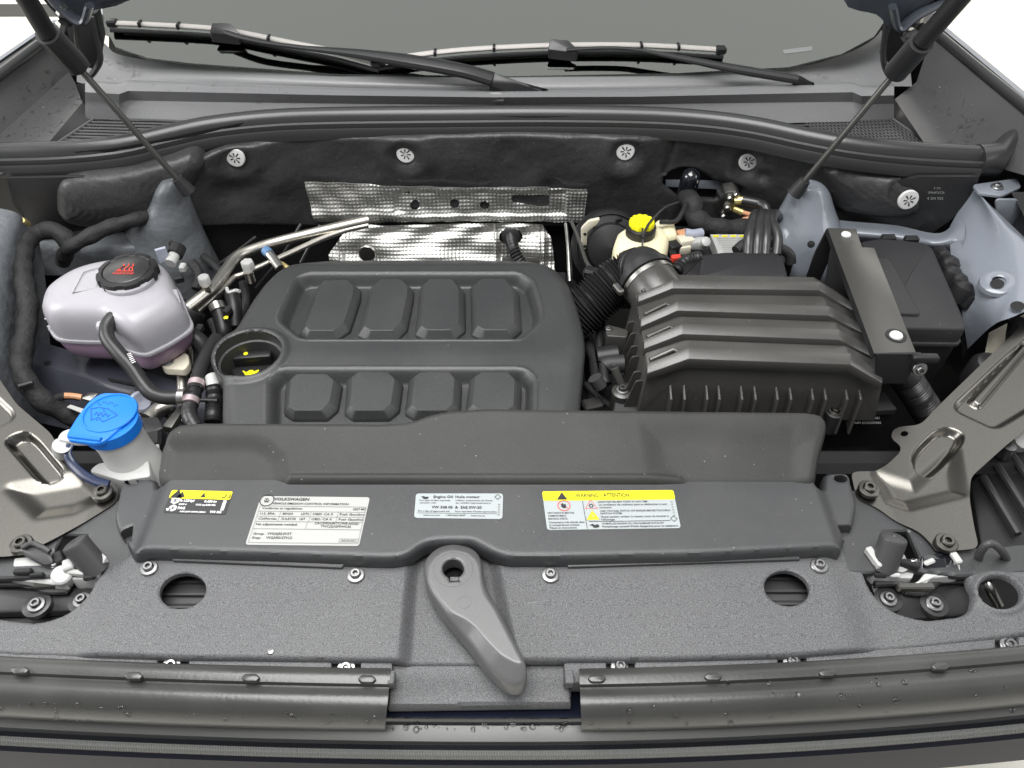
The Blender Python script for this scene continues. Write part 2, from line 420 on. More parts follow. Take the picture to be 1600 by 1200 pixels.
random.seed(4)
def inst(me, name, parent, loc, rot=None, scale=None):
    o = bpy.data.objects.new(name, me); COL.objects.link(o); o.parent = parent
    b = Vector(parent['_base']) if parent is not None else Vector((0, 0, 0)); o['_base'] = tuple(b)
    o.location = Vector(loc) - b
    if rot is not None: o.rotation_euler = rot
    if scale: o.scale = (scale,) * 3
    return o
def proto(vf, material, angle=35):
    o = put('proto', vf, material, angle=angle); me = o.data; bpy.data.objects.remove(o); return me
def screw_vf(R=0.0095):
    m = MB()
    m.add(lathe([(R, -0.004), (R, 0.0008), (R * .93, 0.0016), (R * .62, 0.002), (R * .60, 0.005), (R * .5, 0.0062), (R * .30, 0.0062)], (0, 0, 0), n=24, caps=False))
    m.add(lathe([(R * .30, 0.0062), (R * .27, 0.0022), (0.0001, 0.002)], (0, 0, 0), n=12, caps=False, wob=lambda t, h: 1 + (0.22 * math.cos(t * 12 * math.pi) if h > 0.0021 else 0)))
    return m.v, m.f
SCREW = proto(screw_vf(), 'steel_screw')
SCREW_D = proto(screw_vf(0.0105), 'satin_metal')
BIGSCREW = proto(screw_vf(0.0125), 'satin_metal')

def voff(u): return -20 * ((800 - u) / 800) ** 2 if u < 800 else -37 * ((u - 800) / 800) ** 2

# ------------------------------------------------------------------ front trim panel (grained slam panel)
sp = thing('front_trim_panel', 'wide grey grained plastic panel across the front with oval holes', 'trim panel', W(800, 960, 0))
outl = [(-170, 1000), (-170, 935), (-60, 950), (0, 960), (55, 966), (100, 952), (132, 925), (146, 898), (165, 880), (200, 868), (215, 850), (1320, 846), (1338, 866), (1350, 882), (1366, 920), (1398, 948),
        (1450, 962), (1508, 955), (1523, 944), (1526, 925), (1512, 888), (1600, 868), (1720, 842), (1720, 955), (1600, 986), (1450, 1003), (1240, 1020), (1060, 1025), (880, 1027), (600, 1027), (280, 1023), (0, 1014)]
PA = XY(outl)
PA = [tuple(p)[:2] for p in rcl(PA, 0.012)]
yA = W(800, 880).y; yB = W(800, 1028).y
val = XY([(642, 840), (770, 840), (812, 1045), (622, 1045)])
hol = [XY(ell(285, 922, 37, 27, -12)), XY(ell(1230, 918, 36, 27, 12)), XY(ell(1566, 921, 34, 25, 12))]
def hA(P):
    t = np.clip((yA - P[:, 1]) / (yA - yB), -1, 2)
    z = -0.006 * t ** 2 * (t > 0)
    z = z - 0.013 * (1 - sstep(-0.012, 0.004, sdf(P, val)))
    z = z + 0.006 * (1 - sstep(0.335, 0.375, P[:, 0])) * 0 - 0.007 * sstep(0.345, 0.385, P[:, 0]) - 0.007 * sstep(0.42, 0.46, -P[:, 0])
    for q in hol[2:]: z = z + 0.0035 * (1 - sstep(0.001, 0.006, np.abs(sdf(P, q) - 0.003)))
    return z
put('panel', field(PA, hA, hol, res=0.0016, rnd=0.005, thick=0.006, hrnd=0.0015), 'panel_grain', sp)
# stepped front ledge between the screw recesses
def strip(u0, u1, v0, v1, z0, z1, dz, n=6):
    top = [W(u0 + (u1 - u0) * k / n, v0 + voff(u0 + (u1 - u0) * k / n), z0) for k in range(n + 1)]
    bot = [W(u0 + (u1 - u0) * k / n, v1 + voff(u0 + (u1 - u0) * k / n), z1) for k in range(n + 1)]
    return slab(top + bot[::-1], (0, 0, -dz), 0.0025, 2)
for a, b in ((-150, 246), (294, 518), (563, 613), (881, 948), (992, 1216), (1260, 1556), (1592, 1720)):
    put('ledge', strip(a, b, 1031, 1068, -0.0125, -0.018, 0.02), 'panel_grain', sp)
for a, b in ((240, 300), (510, 570), (940, 1000), (1210, 1268), (1548, 1600)):
    put('screw_recess', strip(a, b, 1029, 1070, -0.021, -0.023, 0.01), 'black_plastic', sp)
for u, v in ((268, 1041), (541, 1045), (968, 1042), (1237, 1034), (1576, 1008)):
    inst(SCREW, 'screw', sp, W(u, v, -0.017), (0.15, 0, random.random() * 3))
cl = XY([(612, 1026), (640, 1022), (750, 1021), (860, 1023), (882, 1027), (893, 1048), (893, 1092), (604, 1096), (606, 1050)], -0.022)
put('center_ledge', field(cl, lambda P: -0.018 - 0.010 * sstep(W(800, 1040, -.02).y, W(800, 1090, -.02).y, P[:, 1]) * 1.0 - 0.004, res=0.002, rnd=0.003, thick=0.012), 'panel_grain', sp)
put('ledge_notch', box(W(889, 1061, -0.014), (0.009, 0.014, 0.012), bevel=0.001), 'panel_grain', sp)
put('ledge_notch', box(W(612, 1062, -0.014), (0.007, 0.014, 0.012), bevel=0.001), 'panel_grain', sp)
for u, v in ((233, 888), (556, 899), (860, 899), (1280, 884)):
    inst(SCREW, 'screw', sp, W(u, v, 0.0015), (0, 0, random.random() * 3))
put('pin', lathe([(0.004, -0.006), (0.004, 0.002), (0.003, 0.004), (0.0001, 0.0045)], W(424, 1020, -0.008), n=16, caps=False), 'steel_screw', sp)

# lower box with dark slots seen through the holes
und = thing('radiator', 'dark radiator seen through the oval holes in the front panel', 'radiator', W(800, 900, -0.12))
put('frame_plate', slab(PZ([(-260, 800), (1860, 800), (1860, 1120), (-260, 1120)], -0.11), (0, 0, -0.02), 0.002), 'deep_black', und)
for (u, v, a, b) in ((285, 925, 0.085, 0.05), (1225, 920, 0.08, 0.05)):
    put('grey_block', box(W(u, v, -0.045), (a, b, 0.03), bevel=0.002), 'bumper_rubber', und)
    for k in range(3): put('rib', box(W(u + 4, v, -0.028) + Vector((0, -0.02 + 0.016 * k, 0)), (a * 0.9, 0.003, 0.006), bevel=0.0005), 'bumper_rubber', und)
put('pipe_bend', tube(P3([(1535, 890, -0.03), (1545, 915, -0.03), (1560, 945, -0.05)]), 0.006), 'zinc', und)

# ------------------------------------------------------------------ lock carrier either side (flat grey floor behind the latches)
lc = thing('lock_carrier', 'flat grey plastic carrier under the front tray beside the hood latches', 'carrier', W(800, 860, -0.02))
left = XY([(-80, 905), (-80, 860), (30, 846), (62, 846), (95, 834), (125, 814), (176, 782), (260, 770), (260, 895), (150, 895), (100, 900)], -0.006)
rect = XY([(98, 836), (139, 836), (122, 868), (78, 872)], -0.006)
put('carrier_floor', field(left, lambda P: np.full(len(P), -0.006), [rect], res=0.0022, rnd=0.002), 'tray_plastic', lc)
right = XY([(1265, 765), (1340, 765), (1376, 785), (1402, 805), (1442, 826), (1460, 846), (1480, 858), (1600, 850), (1680, 850), (1680, 890), (1500, 900), (1420, 890), (1350, 895), (1265, 895)], -0.006)
rect = XY([(1378, 830), (1420, 829), (1438, 872), (1395, 872)], -0.006)
put('carrier_floor', field(right, lambda P: np.full(len(P), -0.006), [rect], res=0.0022, rnd=0.002), 'tray_plastic', lc)

# ------------------------------------------------------------------ upper tray with the labels
ZT = 0.020
tr_ = thing('radiator_tray', 'long dark grey plastic tray with stickers along the top of the radiator', 'tray', W(800, 800, 0))
to = [(186, 737), (240, 738), (243, 757), (246, 738), (700, 735), (1272, 736), (1277, 757), (1290, 757), (1291, 729), (1331, 729), (1345, 778), (1338, 815), (1325, 835), (1318, 858), (1305, 855),
      (1100, 866), (880, 871), (790, 871), (765, 861), (737, 845), (690, 845), (664, 849), (634, 870), (605, 873), (420, 866), (225, 860), (203, 866), (190, 838), (178, 822), (171, 797)]
TO = [tuple(p)[:2] for p in rcl(XY(to, ZT), 0.008)]
th = [XY(ell(200, 743, 12, 6, 5), ZT), XY(ell(1318, 739, 11, 6, 5), ZT), XY([(181, 822), (203, 812), (201, 836), (190, 839)], ZT), XY([(1313, 812), (1338, 812), (1333, 832), (1322, 833)], ZT)]
def hT(P):
    x = P[:, 0]
    return ZT - 0.010 * sstep(0.405, 0.425, -x) - 0.010 * sstep(0.355, 0.375, x)
put('tray_top', field(TO, hT, th, res=0.002, rnd=0.007, thick=0.014, hrnd=0.001), 'tray_plastic', tr_)
put('edge_bar', slab(P3([(266, 868, 0.006), (540, 877, 0.006), (534, 887, 0.004), (270, 876, 0.004)]), (0, 0, -0.003), 0.0008), 'tray_plastic', tr_)
put('edge_bar', slab(P3([(882, 874, 0.006), (1248, 866, 0.006), (1250, 874, 0.004), (888, 886, 0.004)]), (0, 0, -0.003), 0.0008), 'tray_plastic', tr_)

# ------------------------------------------------------------------ raised air duct cover behind the tray
da, db = 0.0, 0.0
yf = W(800, 757, 0.022).y; yb = W(800, 640, 0.060).y
db = (0.060 - 0.022) / (yb - yf); da = 0.022 - db * yf
dc = thing('air_duct_cover', 'raised dark grey duct cover with a rounded rear edge behind the stickers', 'duct cover', WP(800, 757, da, db))
do = [(247, 757), (244, 735), (250, 700), (260, 672), (276, 660), (310, 656), (600, 658), (640, 655), (672, 643), (702, 637), (760, 634), (1262, 640), (1284, 644), (1295, 657), (1292, 676), (1281, 715), (1275, 757)]
def dxy(l): return [tuple(WP(u, v, da, db).xy) for u, v in l]
DO = [tuple(p)[:2] for p in rcl(dxy(do), 0.010)]
dp1 = dxy([(262, 690), (395, 688), (420, 697), (436, 715), (448, 770), (250, 770)])
dp2 = dxy([(1010, 668), (1240, 672), (1262, 690), (1256, 770), (1060, 770), (1020, 730)])
lip = dxy([(455, 744), (1062, 744), (1085, 765), (440, 765)])
def hD(P):
    z = da + db * P[:, 1]
    z = z - 0.0055 * (1 - sstep(-0.012, 0.010, sdf(P, dp1))) - 0.004 * (1 - sstep(-0.02, 0.012, sdf(P, dp2)))
    z = z + 0.003 * (1 - sstep(-0.002, 0.004, sdf(P, lip)))
    return z
put('duct_shell', field(DO, hD, res=0.0022, rnd=0.009, thick=0.035), 'duct_plastic', dc)
eb = XY([(1268, 650), (1276, 652), (1262, 748), (1254, 748)], 0.05)

# ------------------------------------------------------------------ hood release handle
lv = thing('hood_release_handle', 'long grey plastic hood handle with a keyhole opening and a pale tip', 'handle', W(708, 893, 0))
lo_ = [(709, 851), (690, 854), (673, 866), (663, 882), (662, 900), (670, 931), (694, 966), (712, 986), (731, 1006), (756, 1040), (787, 1068), (803, 1074), (818, 1071), (825, 1060), (820, 1038), (800, 1000), (775, 950), (762, 930), (756, 912), (755, 888), (748, 868), (733, 856)]
li_ = [(709, 858), (692, 861), (678, 871), (669, 885), (669, 903), (682, 930), (705, 956), (726, 966), (741, 977), (760, 1000), (782, 1022), (804, 1034), (817, 1036), (798, 1000), (772, 950), (758, 930), (752, 912), (750, 888), (744, 873), (730, 862)]
LZ = 0.024
LO = [tuple(p)[:2] for p in rcl(XY(lo_, 0.009), 0.01)]; LI = [tuple(p)[:2] for p in rcl(XY(li_, LZ), 0.004)]
keyh = XY(ell(708, 889, 17, 15), LZ)
keyh = XY([(708 + 17 * math.cos(t), 888 + 15 * math.sin(t)) for t in [math.radians(90 + 28 + k * 304 / 20) for k in range(21)]] + [(718, 908), (703, 909)], LZ)
def hL(P):
    dd = np.maximum(sdf(P, LI), 0)
    return LZ - 0.016 * np.minimum(dd / 0.020, 1.0) ** 1.05 - 0.02 * np.maximum(dd - 0.02, 0)
put('handle_body', field(LO, hL, [keyh], res=0.0012, rnd=0.004, thick=0.016, hrnd=0.0012), 'lever_grey', lv)
put('key_socket', lathe([(0.0135, 0.008), (0.0125, -0.006), (0.0001, -0.007)], W(708, 891, 0), n=24, caps=False), 'deep_black', lv)
put('key_tongue', box(W(710, 906, 0.006), (0.010, 0.006, 0.004), bevel=0.0008), 'lever_grey', lv)
mk = MB().add(lathe([(0.0072, 0), (0.0072, 0.0004), (0.0066, 0.0004), (0.0066, 0)], W(725, 941, LZ - 0.0001), n=28, caps=False)); mk.build('mould_mark', 'lever_grey', lv)
put('mould_ring', lathe([(0.0215, 0), (0.0213, 0.0003), (0.0208, 0.0003), (0.0206, 0)], W(708, 889, LZ - 0.0001), n=40, caps=False), 'lever_grey', lv)

# ------------------------------------------------------------------ rubber strips along the front edge
PROF = [(1045, -0.012), (1047, -0.008), (1060, -0.0075), (1070, -0.009), (1075, -0.0135), (1079, -0.0135), (1086, -0.0105), (1097, -0.0105), (1110, -0.014), (1124, -0.022), (1136, -0.033), (1143, -0.045), (1144, -0.052),
        (1139, -0.053), (1132, -0.043), (1120, -0.032), (1105, -0.025), (1080, -0.022), (1048, -0.020)]
for nm, u0, u1, lugs, slant, lab in (('l', -180, 611, ((30, 1046), (208, 1055), (391, 1058), (573, 1060)), -10, 'grey rubber sealing strip at the front with its cut end under the handle tip'),
                                     ('r', 905, 1760, ((933, 1059), (1115, 1056), (1294, 1050), (1470, 1040)), 4, 'grey rubber sealing strip at the front dotted with water drops near its cut end')):
    s_ = thing('seal_strip', lab, 'rubber strip', W((u0 + u1) / 2, 1100, -0.03))
    rings = []
    for k in range(41):
        u = u0 + (u1 - u0) * k / 40
        rings.append([W(u + ((slant * (v - 1045) / 100) if (k == 40 and nm == 'l') or (k == 0 and nm == 'r') else 0), v + voff(u) * (1 + 0.12 * (v - 1045) / 100), z) for v, z in PROF])
    put('strip_body', loft(rings), 'seal_rubber', s_, angle=50)
    for u, v in lugs:
        put('lug', slab(rc(P3([(u - 15, v, -0.0040), (u - 9, v - 6, -0.0040), (u + 9, v - 6, -0.0040), (u + 15, v, -0.0040), (u + 9, v + 6, -0.0040), (u - 9, v + 6, -0.0040)]), 0.002), (0, 0, -0.005), 0.0014), 'seal_rubber', s_)
    if nm == 'l': sealL = s_
    else: sealR = s_

# ------------------------------------------------------------------ front bumper trim below
bt = thing('bumper_trim', 'glossy curved bumper trim with a pale ribbed light bar below the rubber strips', 'bumper', W(800, 1160, -0.08))
def band(name, prof, material, u0=-200, u1=1800, n=60):
    rows = []
    for v, z in prof: rows.append([W(u0 + (u1 - u0) * k / n, v + voff(u0 + (u1 - u0) * k / n) * 1.15, z) for k in range(n + 1)])
    v = [p for r in rows for p in r]; C = n + 1; f = []
    for i in range(len(rows) - 1):
        for j in range(n): f.append((i * C + j, i * C + j + 1, (i + 1) * C + j + 1, (i + 1) * C + j))
    return mesh_obj(name, v, f, material, bt, angle=20)
band('upper_molding', [(1070, -0.058), (1096, -0.056), (1122, -0.049)], 'gloss_navy')
band('bevel_molding', [(1122, -0.049), (1124, -0.053), (1132, -0.060), (1134, -0.062)], 'gloss_black')
band('satin_molding', [(1134, -0.062), (1146, -0.064), (1159, -0.067), (1161, -0.071)], 'trim_grey')
band('dark_molding', [(1161, -0.071), (1172, -0.078)], 'gloss_black')  # plain gloss black strip above the light bar
band('light_bar', [(1172, -0.078), (1173, -0.074), (1180, -0.076), (1187, -0.081), (1188, -0.085)], 'light_bar')
band('lower_molding', [(1188, -0.085), (1196, -0.090), (1230, -0.13)], 'navy_satin')
m = MB()
for k in range(0, 420):
    u = -40 + k * 4.0
    m.add(tube([W(u, 1174 + voff(u) * 1.15, -0.0735), W(u, 1186 + voff(u) * 1.15, -0.079)], 0.0006, n=4, sub=1, smooth=False))
m.build('light_bar_ribs', 'light_bar', bt, kind='stuff')

# ------------------------------------------------------------------ diagonal metal braces with screws
def brace(name, out, holes, raised, label, base, sgn, x0):
    t = thing(name, label, 'brace', base)
    def h(P):
        ax = P[:, 0] * sgn
        z = -0.0035 + 0.10 * np.maximum(ax - x0, 0)
        for (poly, dz, w) in raised: z = z + dz * (1 - sstep(-w, w, sdf(P, poly)))
        return z
    put('brace_plate', field([tuple(p)[:2] for p in rcl(out, 0.010)], h, holes, res=0.002, rnd=0.0, thick=0.0012, hrnd=0.0), 'satin_metal', t)
    return t, h
zb = 0.004
ro = XY([(1332, 731), (1372, 730), (1388, 722), (1408, 704), (1409, 694), (1394, 682), (1396, 670), (1406, 665), (1438, 664), (1470, 632), (1572, 538), (1640, 470), (1760, 380), (1760, 560), (1567, 703), (1515, 748), (1514, 782), (1522, 825), (1530, 857), (1466, 859), (1457, 845), (1440, 827), (1400, 807), (1374, 787), (1342, 774)], zb)
slot_o = XY([(1428, 716), (1438, 698), (1462, 676), (1482, 672), (1500, 682), (1498, 694), (1472, 724), (1452, 740), (1436, 736)], zb)
slot_o = [tuple(p)[:2] for p in rcl(slot_o, 0.01)]
big_o = [tuple(p)[:2] for p in rcl(XY([(1486, 642), (1560, 575), (1700, 460), (1760, 560), (1566, 668), (1550, 676)], zb), 0.014)]
bar_o = [tuple(p)[:2] for p in rcl(XY([(1512, 632), (1588, 553), (1600, 556), (1526, 642)], zb), 0.005)]
dim_o = XY([(1374, 735), (1430, 755), (1490, 705), (1500, 770), (1420, 785), (1395, 775)], zb)
braceR, hR = brace('front_brace', ro, [XY(ell(1414, 676, 6, 4), zb)], [(slot_o, -0.010, 0.004), (big_o, -0.006, 0.004), (bar_o, 0.007, 0.003), (dim_o, -0.006, 0.012)],
                   'satin metal brace screwed down beside the corrugated air hose', W(1450, 780, 0), 1, 0.45)
lo2 = XY([(-160, 400), (-60, 520), (0, 594), (30, 638), (80, 678), (92, 700), (108, 716), (138, 735), (182, 752), (180, 778), (125, 812), (92, 832), (64, 848), (20, 868), (-40, 872), (-160, 872)], zb)
slot_l = [tuple(p)[:2] for p in rcl(XY([(14, 694), (28, 683), (44, 680), (58, 690), (94, 732), (92, 744), (72, 751), (60, 746)], zb), 0.008)]
big_l = [tuple(p)[:2] for p in rcl(XY([(-120, 590), (-20, 610), (22, 648), (24, 660), (-5, 676), (-120, 720)], zb), 0.012)]
dim_l = XY([(20, 765), (130, 740), (160, 765), (110, 790), (60, 800)], zb)
braceL, hLb = brace('front_brace', lo2, [], [(slot_l, -0.012, 0.004), (big_l, -0.006, 0.004), (dim_l, -0.006, 0.014)], 'satin metal brace beside the blue washer cap', W(80, 800, 0), -1, 0.50)
for t, l in ((braceL, ((160, 769), (33, 850))), (braceR, ((1358, 764), (1479, 848)))):
    for u, v in l: inst(BIGSCREW, 'screw', t, W(u, v, 0.005), (0, 0, random.random() * 3))

# ================================================================== ENGINE COVER
EZ = 0.022
ec = thing('engine_cover', 'large dark grey plastic engine cover with eight raised pads', 'engine cover', W(630, 560, -0.05))
eo = [(347, 690), (347, 594), (333, 578), (328, 560), (334, 540), (350, 524), (367, 516), (395, 469), (412, 446), (430, 428), (450, 414), (478, 405), (505, 402), (640, 400), (828, 402), (852, 410), (872, 425), (890, 446), (903, 482), (912, 518), (915, 548), (908, 620), (903, 690)]
EO = [tuple(p)[:2] for p in rcl(XY(eo, EZ - 0.010), 0.010)]
r1 = [tuple(p)[:2] for p in rcl(XY([(462, 434), (480, 427), (812, 427), (832, 439), (845, 484), (844, 502), (814, 530), (470, 530), (436, 502), (438, 488)], EZ), 0.010)]
r2 = [tuple(p)[:2] for p in rcl(XY([(419, 594), (436, 577), (820, 577), (836, 592), (834, 640), (832, 700), (418, 700)], EZ), 0.010)]
cF = W(389, 554, EZ); RF = 0.0455
yR = W(640, 400, EZ).y
def hE(P):
    z = EZ - 0.008 * (1 - sstep(0.0, 0.035, yR - P[:, 1])) ** 2
    z = z - 0.020 * (1 - sstep(-0.013, 0.0005, sdf(P, r1))) - 0.020 * (1 - sstep(-0.013, 0.0005, sdf(P, r2)))
    # thin raised line round the recesses
    for r in (r1, r2): z = z + 0.0012 * (1 - sstep(0.0, 0.0028, np.abs(sdf(P, r) - 0.003)))
    d = np.hypot(P[:, 0] - cF.x, P[:, 1] - cF.y)
    z = np.where(d < RF + 0.014, np.maximum(z, EZ + 0.005 * (1 - sstep(RF + 0.004, RF + 0.013, d))), z)
    # gentle crown and the soft shoulder beside the filler
    s = sdf(P, EO); z = z - 0.008 * (1 - sstep(0.0, 0.026, -s)) ** 2.2
    z = z + 0.002 * np.exp(-((P[:, 1] - W(640, 552, EZ).y) / 0.03) ** 2)
    return z
put('cover_shell', field(EO, hE, [circ(cF, RF)], res=0.0018, rnd=0.006, thick=0.05, hrnd=0.002), 'cover_plastic', ec)
put('filler_well', lathe([(RF - 0.0005, EZ - 0.0), (RF - 0.001, EZ - 0.012), (RF - 0.004, EZ - 0.013), (RF - 0.006, -0.05), (0.02, -0.052)], (cF.x, cF.y, 0), n=48, caps=False), 'cover_plastic', ec)
pads = [[(500, 439), (549, 438), (563, 449), (562, 464), (546, 512), (524, 526), (476, 526), (466, 519), (493, 448)],
        [(589, 437), (631, 436), (646, 449), (645, 465), (636, 510), (619, 526), (573, 526), (558, 519), (577, 447)],
        [(666, 436), (712, 436), (726, 452), (727, 512), (710, 525), (664, 525), (648, 518), (656, 445)],
        [(745, 436), (793, 436), (811, 453), (815, 512), (799, 525), (753, 525), (737, 518), (735, 445)],
        [(456, 586), (518, 586), (534, 597), (527, 635), (510, 650), (456, 650), (442, 641), (445, 595)],
        [(553, 583), (614, 583), (629, 595), (623, 637), (607, 650), (549, 650), (537, 641), (541, 590)],
        [(652, 583), (710, 583), (721, 594), (719, 637), (704, 650), (647, 650), (632, 641), (638, 590)],
        [(747, 583), (801, 583), (815, 596), (813, 640), (800, 650), (745, 650), (727, 640), (733, 590)]]
for q in pads:
    zt = EZ - 0.003; A = rc(PZ(q, zt - 0.006), 0.003, 3); c = sum(A, Vector()) / len(A)
    def sc(ax, ay, z): return [Vector((c.x + (p.x - c.x) * ax, c.y + (p.y - c.y) * ay, z)) for p in A]
    put('pad', loft([sc(1.02, 1.02, EZ - 0.024), sc(1, 1, zt - 0.0125), sc(.985, .985, zt - 0.0110), sc(.75, .90, zt - 0.0005), sc(.735, .89, zt)]), 'cover_plastic', ec, angle=14)
oc = thing('oil_filler_cap', 'black oil filler cap with a yellow mark inside the round well of the engine cover', 'oil cap', W(397, 570, -0.05))
oz = -0.030; oC = W(398, 575, oz); oC.z = 0
put('cap_base', lathe([(0.034, oz - 0.01), (0.034, oz + 0.004), (0.031, oz + 0.008), (0.0001, oz + 0.0085)], oC, n=40, caps=False, wob=lambda t, h: 1 + (0.03 if int(t * 40) % 2 else 0) * (h < oz + 0.005)), 'black_plastic', oc)
put('grip', box(oC + Vector((0, 0.004, oz + 0.016)), (0.056, 0.017, 0.018), rot=0.12, bevel=0.004, seg=2), 'black_plastic', oc)
L = Label([oC + Vector((-0.012, -0.0135, oz + 0.0098)), oC + Vector((0.012, -0.0105, oz + 0.0098)), oC + Vector((0.013, -0.026, oz + 0.0098)), oC + Vector((-0.011, -0.029, oz + 0.0098))])
m = MB(); m.add(L.poly([(.1, .35), (.3, .35), (.4, .15), (.6, .15), (.7, .35), (.95, .2), (1, .35), (.8, .8), (.25, .8)], 0)); m.add(L.poly([(.0, .2), (.1, .15), (.25, .5), (.2, .6)], 0.0001))
m.build('oil_mark', 'yellow_cap', oc, smooth=False)
put('dot_mark', lathe([(0.0032, 0), (0.0001, 0.0003)], oC + Vector((-0.008, 0.004, oz + 0.0251)), n=12, caps=False), 'yellow_cap', oc)

# ================================================================== AIR FILTER BOX
AZ = 0.055
ab = thing('air_filter_box', 'dark grey ribbed air filter box right of the engine cover', 'air filter box', W(1190, 600, -0.06))
top = {'bl': W(1050, 428, AZ), 'br': W(1272, 432, AZ), 'fr': W(1332, 562, AZ), 'fl': W(1078, 556, AZ)}
zl, zr = 0.041, 0.030
sh = {'bl': W(992, 455, zl), 'br': W(1338, 474, zr), 'fr': W(1381, 594, zr), 'fl': W(1012, 581, zl)}
def dn(p, z, dx=0, dy=0): return Vector((p.x + dx, p.y + dy, z))
V = [top['bl'], top['br'], top['fr'], top['fl'], sh['bl'], sh['br'], sh['fr'], sh['fl']]
V += [dn(sh['bl'], -0.035, -0.006, 0.004), dn(sh['br'], -0.035, 0.006, 0.004), dn(sh['fr'], -0.035, 0.008, -0.008), dn(sh['fl'], -0.035, -0.006, -0.008)]
# front edge of the lid drops to the face below the last ridge
ff = {'l': dn(top['fl'], AZ - 0.012, 0, -0.010), 'r': dn(top['fr'], AZ - 0.012, 0.002, -0.010)}
V += [ff['l'], ff['r']]
Fc = [(0, 1, 2, 3), (0, 3, 7, 4), (1, 5, 6, 2), (0, 4, 5, 1), (3, 2, 13, 12), (3, 12, 7), (2, 6, 13), (12, 13, 10, 11), (7, 12, 11), (13, 6, 10), (4, 7, 11, 8), (5, 9, 10, 6), (4, 8, 9, 5)]
bm = bmesh.new(); bv = [bm.verts.new(p) for p in V]
for q in Fc: bm.faces.new([bv[i] for i in q])
bmesh.ops.recalc_face_normals(bm, faces=bm.faces)
bmesh.ops.bevel(bm, geom=[e for e in bm.edges if len(e.link_faces) == 2], offset=0.0025, segments=2, affect='EDGES', profile=0.5)
bm.verts.index_update()
put('lid', ([p.co.copy() for p in bm.verts], [tuple(q.index for q in p.verts) for p in bm.faces]), 'airbox_plastic', ab, angle=25); bm.free()
ridges = [((997, 466), (1051, 444), (1280, 447), (1333, 480)), ((1001, 504), (1059, 478), (1295, 486), (1348, 514)), ((1006, 538), (1066, 514), (1311, 523), (1364, 551)), ((1011, 576), (1076, 552), (1329, 561), (1379, 591))]
for i, r in enumerate(ridges):
    zs = (zl + 0.014, AZ + 0.016, AZ + 0.016, zr + 0.013); wv = 7.5 + i * 0.7
    def rr(dv, dz): return [W(u, v + dv * (1 if 0 < k < 3 else 0.9), z + dz) for k, ((u, v), z) in enumerate(zip(r, zs))]
    top_b = rr(-wv, 0.0); top_f = rr(wv - 1, -0.0058); bot_f = [p + Vector((0, -0.0005, -0.0135)) for p in top_f]; bot_b = [p + Vector((0, 0.001, -0.018)) for p in top_b]
    rings = [[a, b, c_, d] for a, b, c_, d in zip(top_b, top_f, bot_f, bot_b)]
    bm = bmesh.new(); vv, fv = loft(rings); bb = [bm.verts.new(p) for p in vv]
    for q in fv: bm.faces.new([bb[k] for k in q])
    bmesh.ops.recalc_face_normals(bm, faces=bm.faces)
    bmesh.ops.bevel(bm, geom=list(bm.edges), offset=0.0013, segments=2, affect='EDGES', profile=0.5); bm.verts.index_update()
    put('ridge', ([p.co.copy() for p in bm.verts], [tuple(q.index for q in p.verts) for p in bm.faces]), 'airbox_plastic', ab, angle=25); bm.free()
    # raised corner frame beside the left end of each ridge
    q = [(1001 + i * 4, 452 + i * 33.5), (1040 + i * 5, 440 + i * 35), (1050 + i * 6, 446 + i * 35.5), (1043 + i * 6, 452 + i * 35)]
    fr_ = P3([(1003 + i * 4, 456 + i * 35.5, zl + 0.006), (1034 + i * 6, 440 + i * 35.5, AZ - 0.001), (1046 + i * 6, 445 + i * 35.5, AZ + 0.001)])
    put('corner_rib', tube(fr_, 0.0032, n=8, sub=1, smooth=False), 'airbox_plastic', ab)
fx = (1047, 1068, 1103, 1122, 1157, 1178, 1212, 1233, 1267, 1287, 1320, 1341)
fa, fb = dn(ff['l'], 0), dn(ff['r'], 0)
for u in fx:
    t = W(u, 600, 0.02); yy = ff['l'].y - 0.004 + (0.0 if 1 else 0)
    p = WY(u, 600, ff['l'].y - 0.002)
    put('face_fin', slab([p + Vector((-0.0015, 0, 0.002)), p + Vector((0.0015, 0, 0.002)), p + Vector((0.0015, -0.022, -0.008)), p + Vector((-0.0015, -0.022, -0.008))], (0, -0.006, -0.062), 0.0008, 1), 'airbox_plastic', ab)
for k, (u, v) in enumerate(((985, 502), (988, 520), (989, 540), (990, 556), (993, 580), (996, 594))):
    p = W(u, v, 0.016); x = Vector((-0.009, 0.0, 0))
    put('side_fin', slab(rc([p + Vector((0.010, 0.0015, 0)), p + Vector((-0.002, 0.0015, 0.0)), p + Vector((-0.016, 0.0015, -0.065)), p + Vector((0.010, 0.0015, -0.065))], 0.006), (0, -0.003, 0), 0.0006, 1), 'airbox_plastic', ab)
# lower housing with its rim, lettering, boss and screw
lr = W(1376, 618, -0.035)
lbx = P3([(955, 655, -0.035), (1300, 645, -0.035), (1404, 640, -0.035), (1372, 600, -0.035), (1330, 480, -0.035), (990, 470, -0.035)])
put('housing_rim', slab(rc(lbx, 0.006), (0, 0, -0.010), 0.002), 'box_plastic', ab)
c0 = sum(lbx, Vector()) / 6
put('housing', slab([c0 + (p - c0) * 0.965 + Vector((0, 0, -0.010)) for p in lbx], (0, 0.01, -0.12), 0.004), 'black_plastic', ab)
bp = W(1303, 646, -0.030)
put('boss', lathe([(0.013, -0.03), (0.013, 0.004), (0.010, 0.006)], bp, n=20), 'box_plastic', ab); inst(SCREW_D, 'screw', ab, bp + Vector((0, 0, 0.006)))
bp = W(972, 614, -0.028)
put('boss', lathe([(0.015, -0.03), (0.015, 0.004), (0.012, 0.006)], bp, n=20), 'airbox_plastic', ab); inst(SCREW, 'screw', ab, bp + Vector((0, 0, 0.006)))
put('boss_arm', tube([bp + Vector((0, 0.01, 0.004)), W(960, 575, 0.0)], 0.006), 'airbox_plastic', ab)
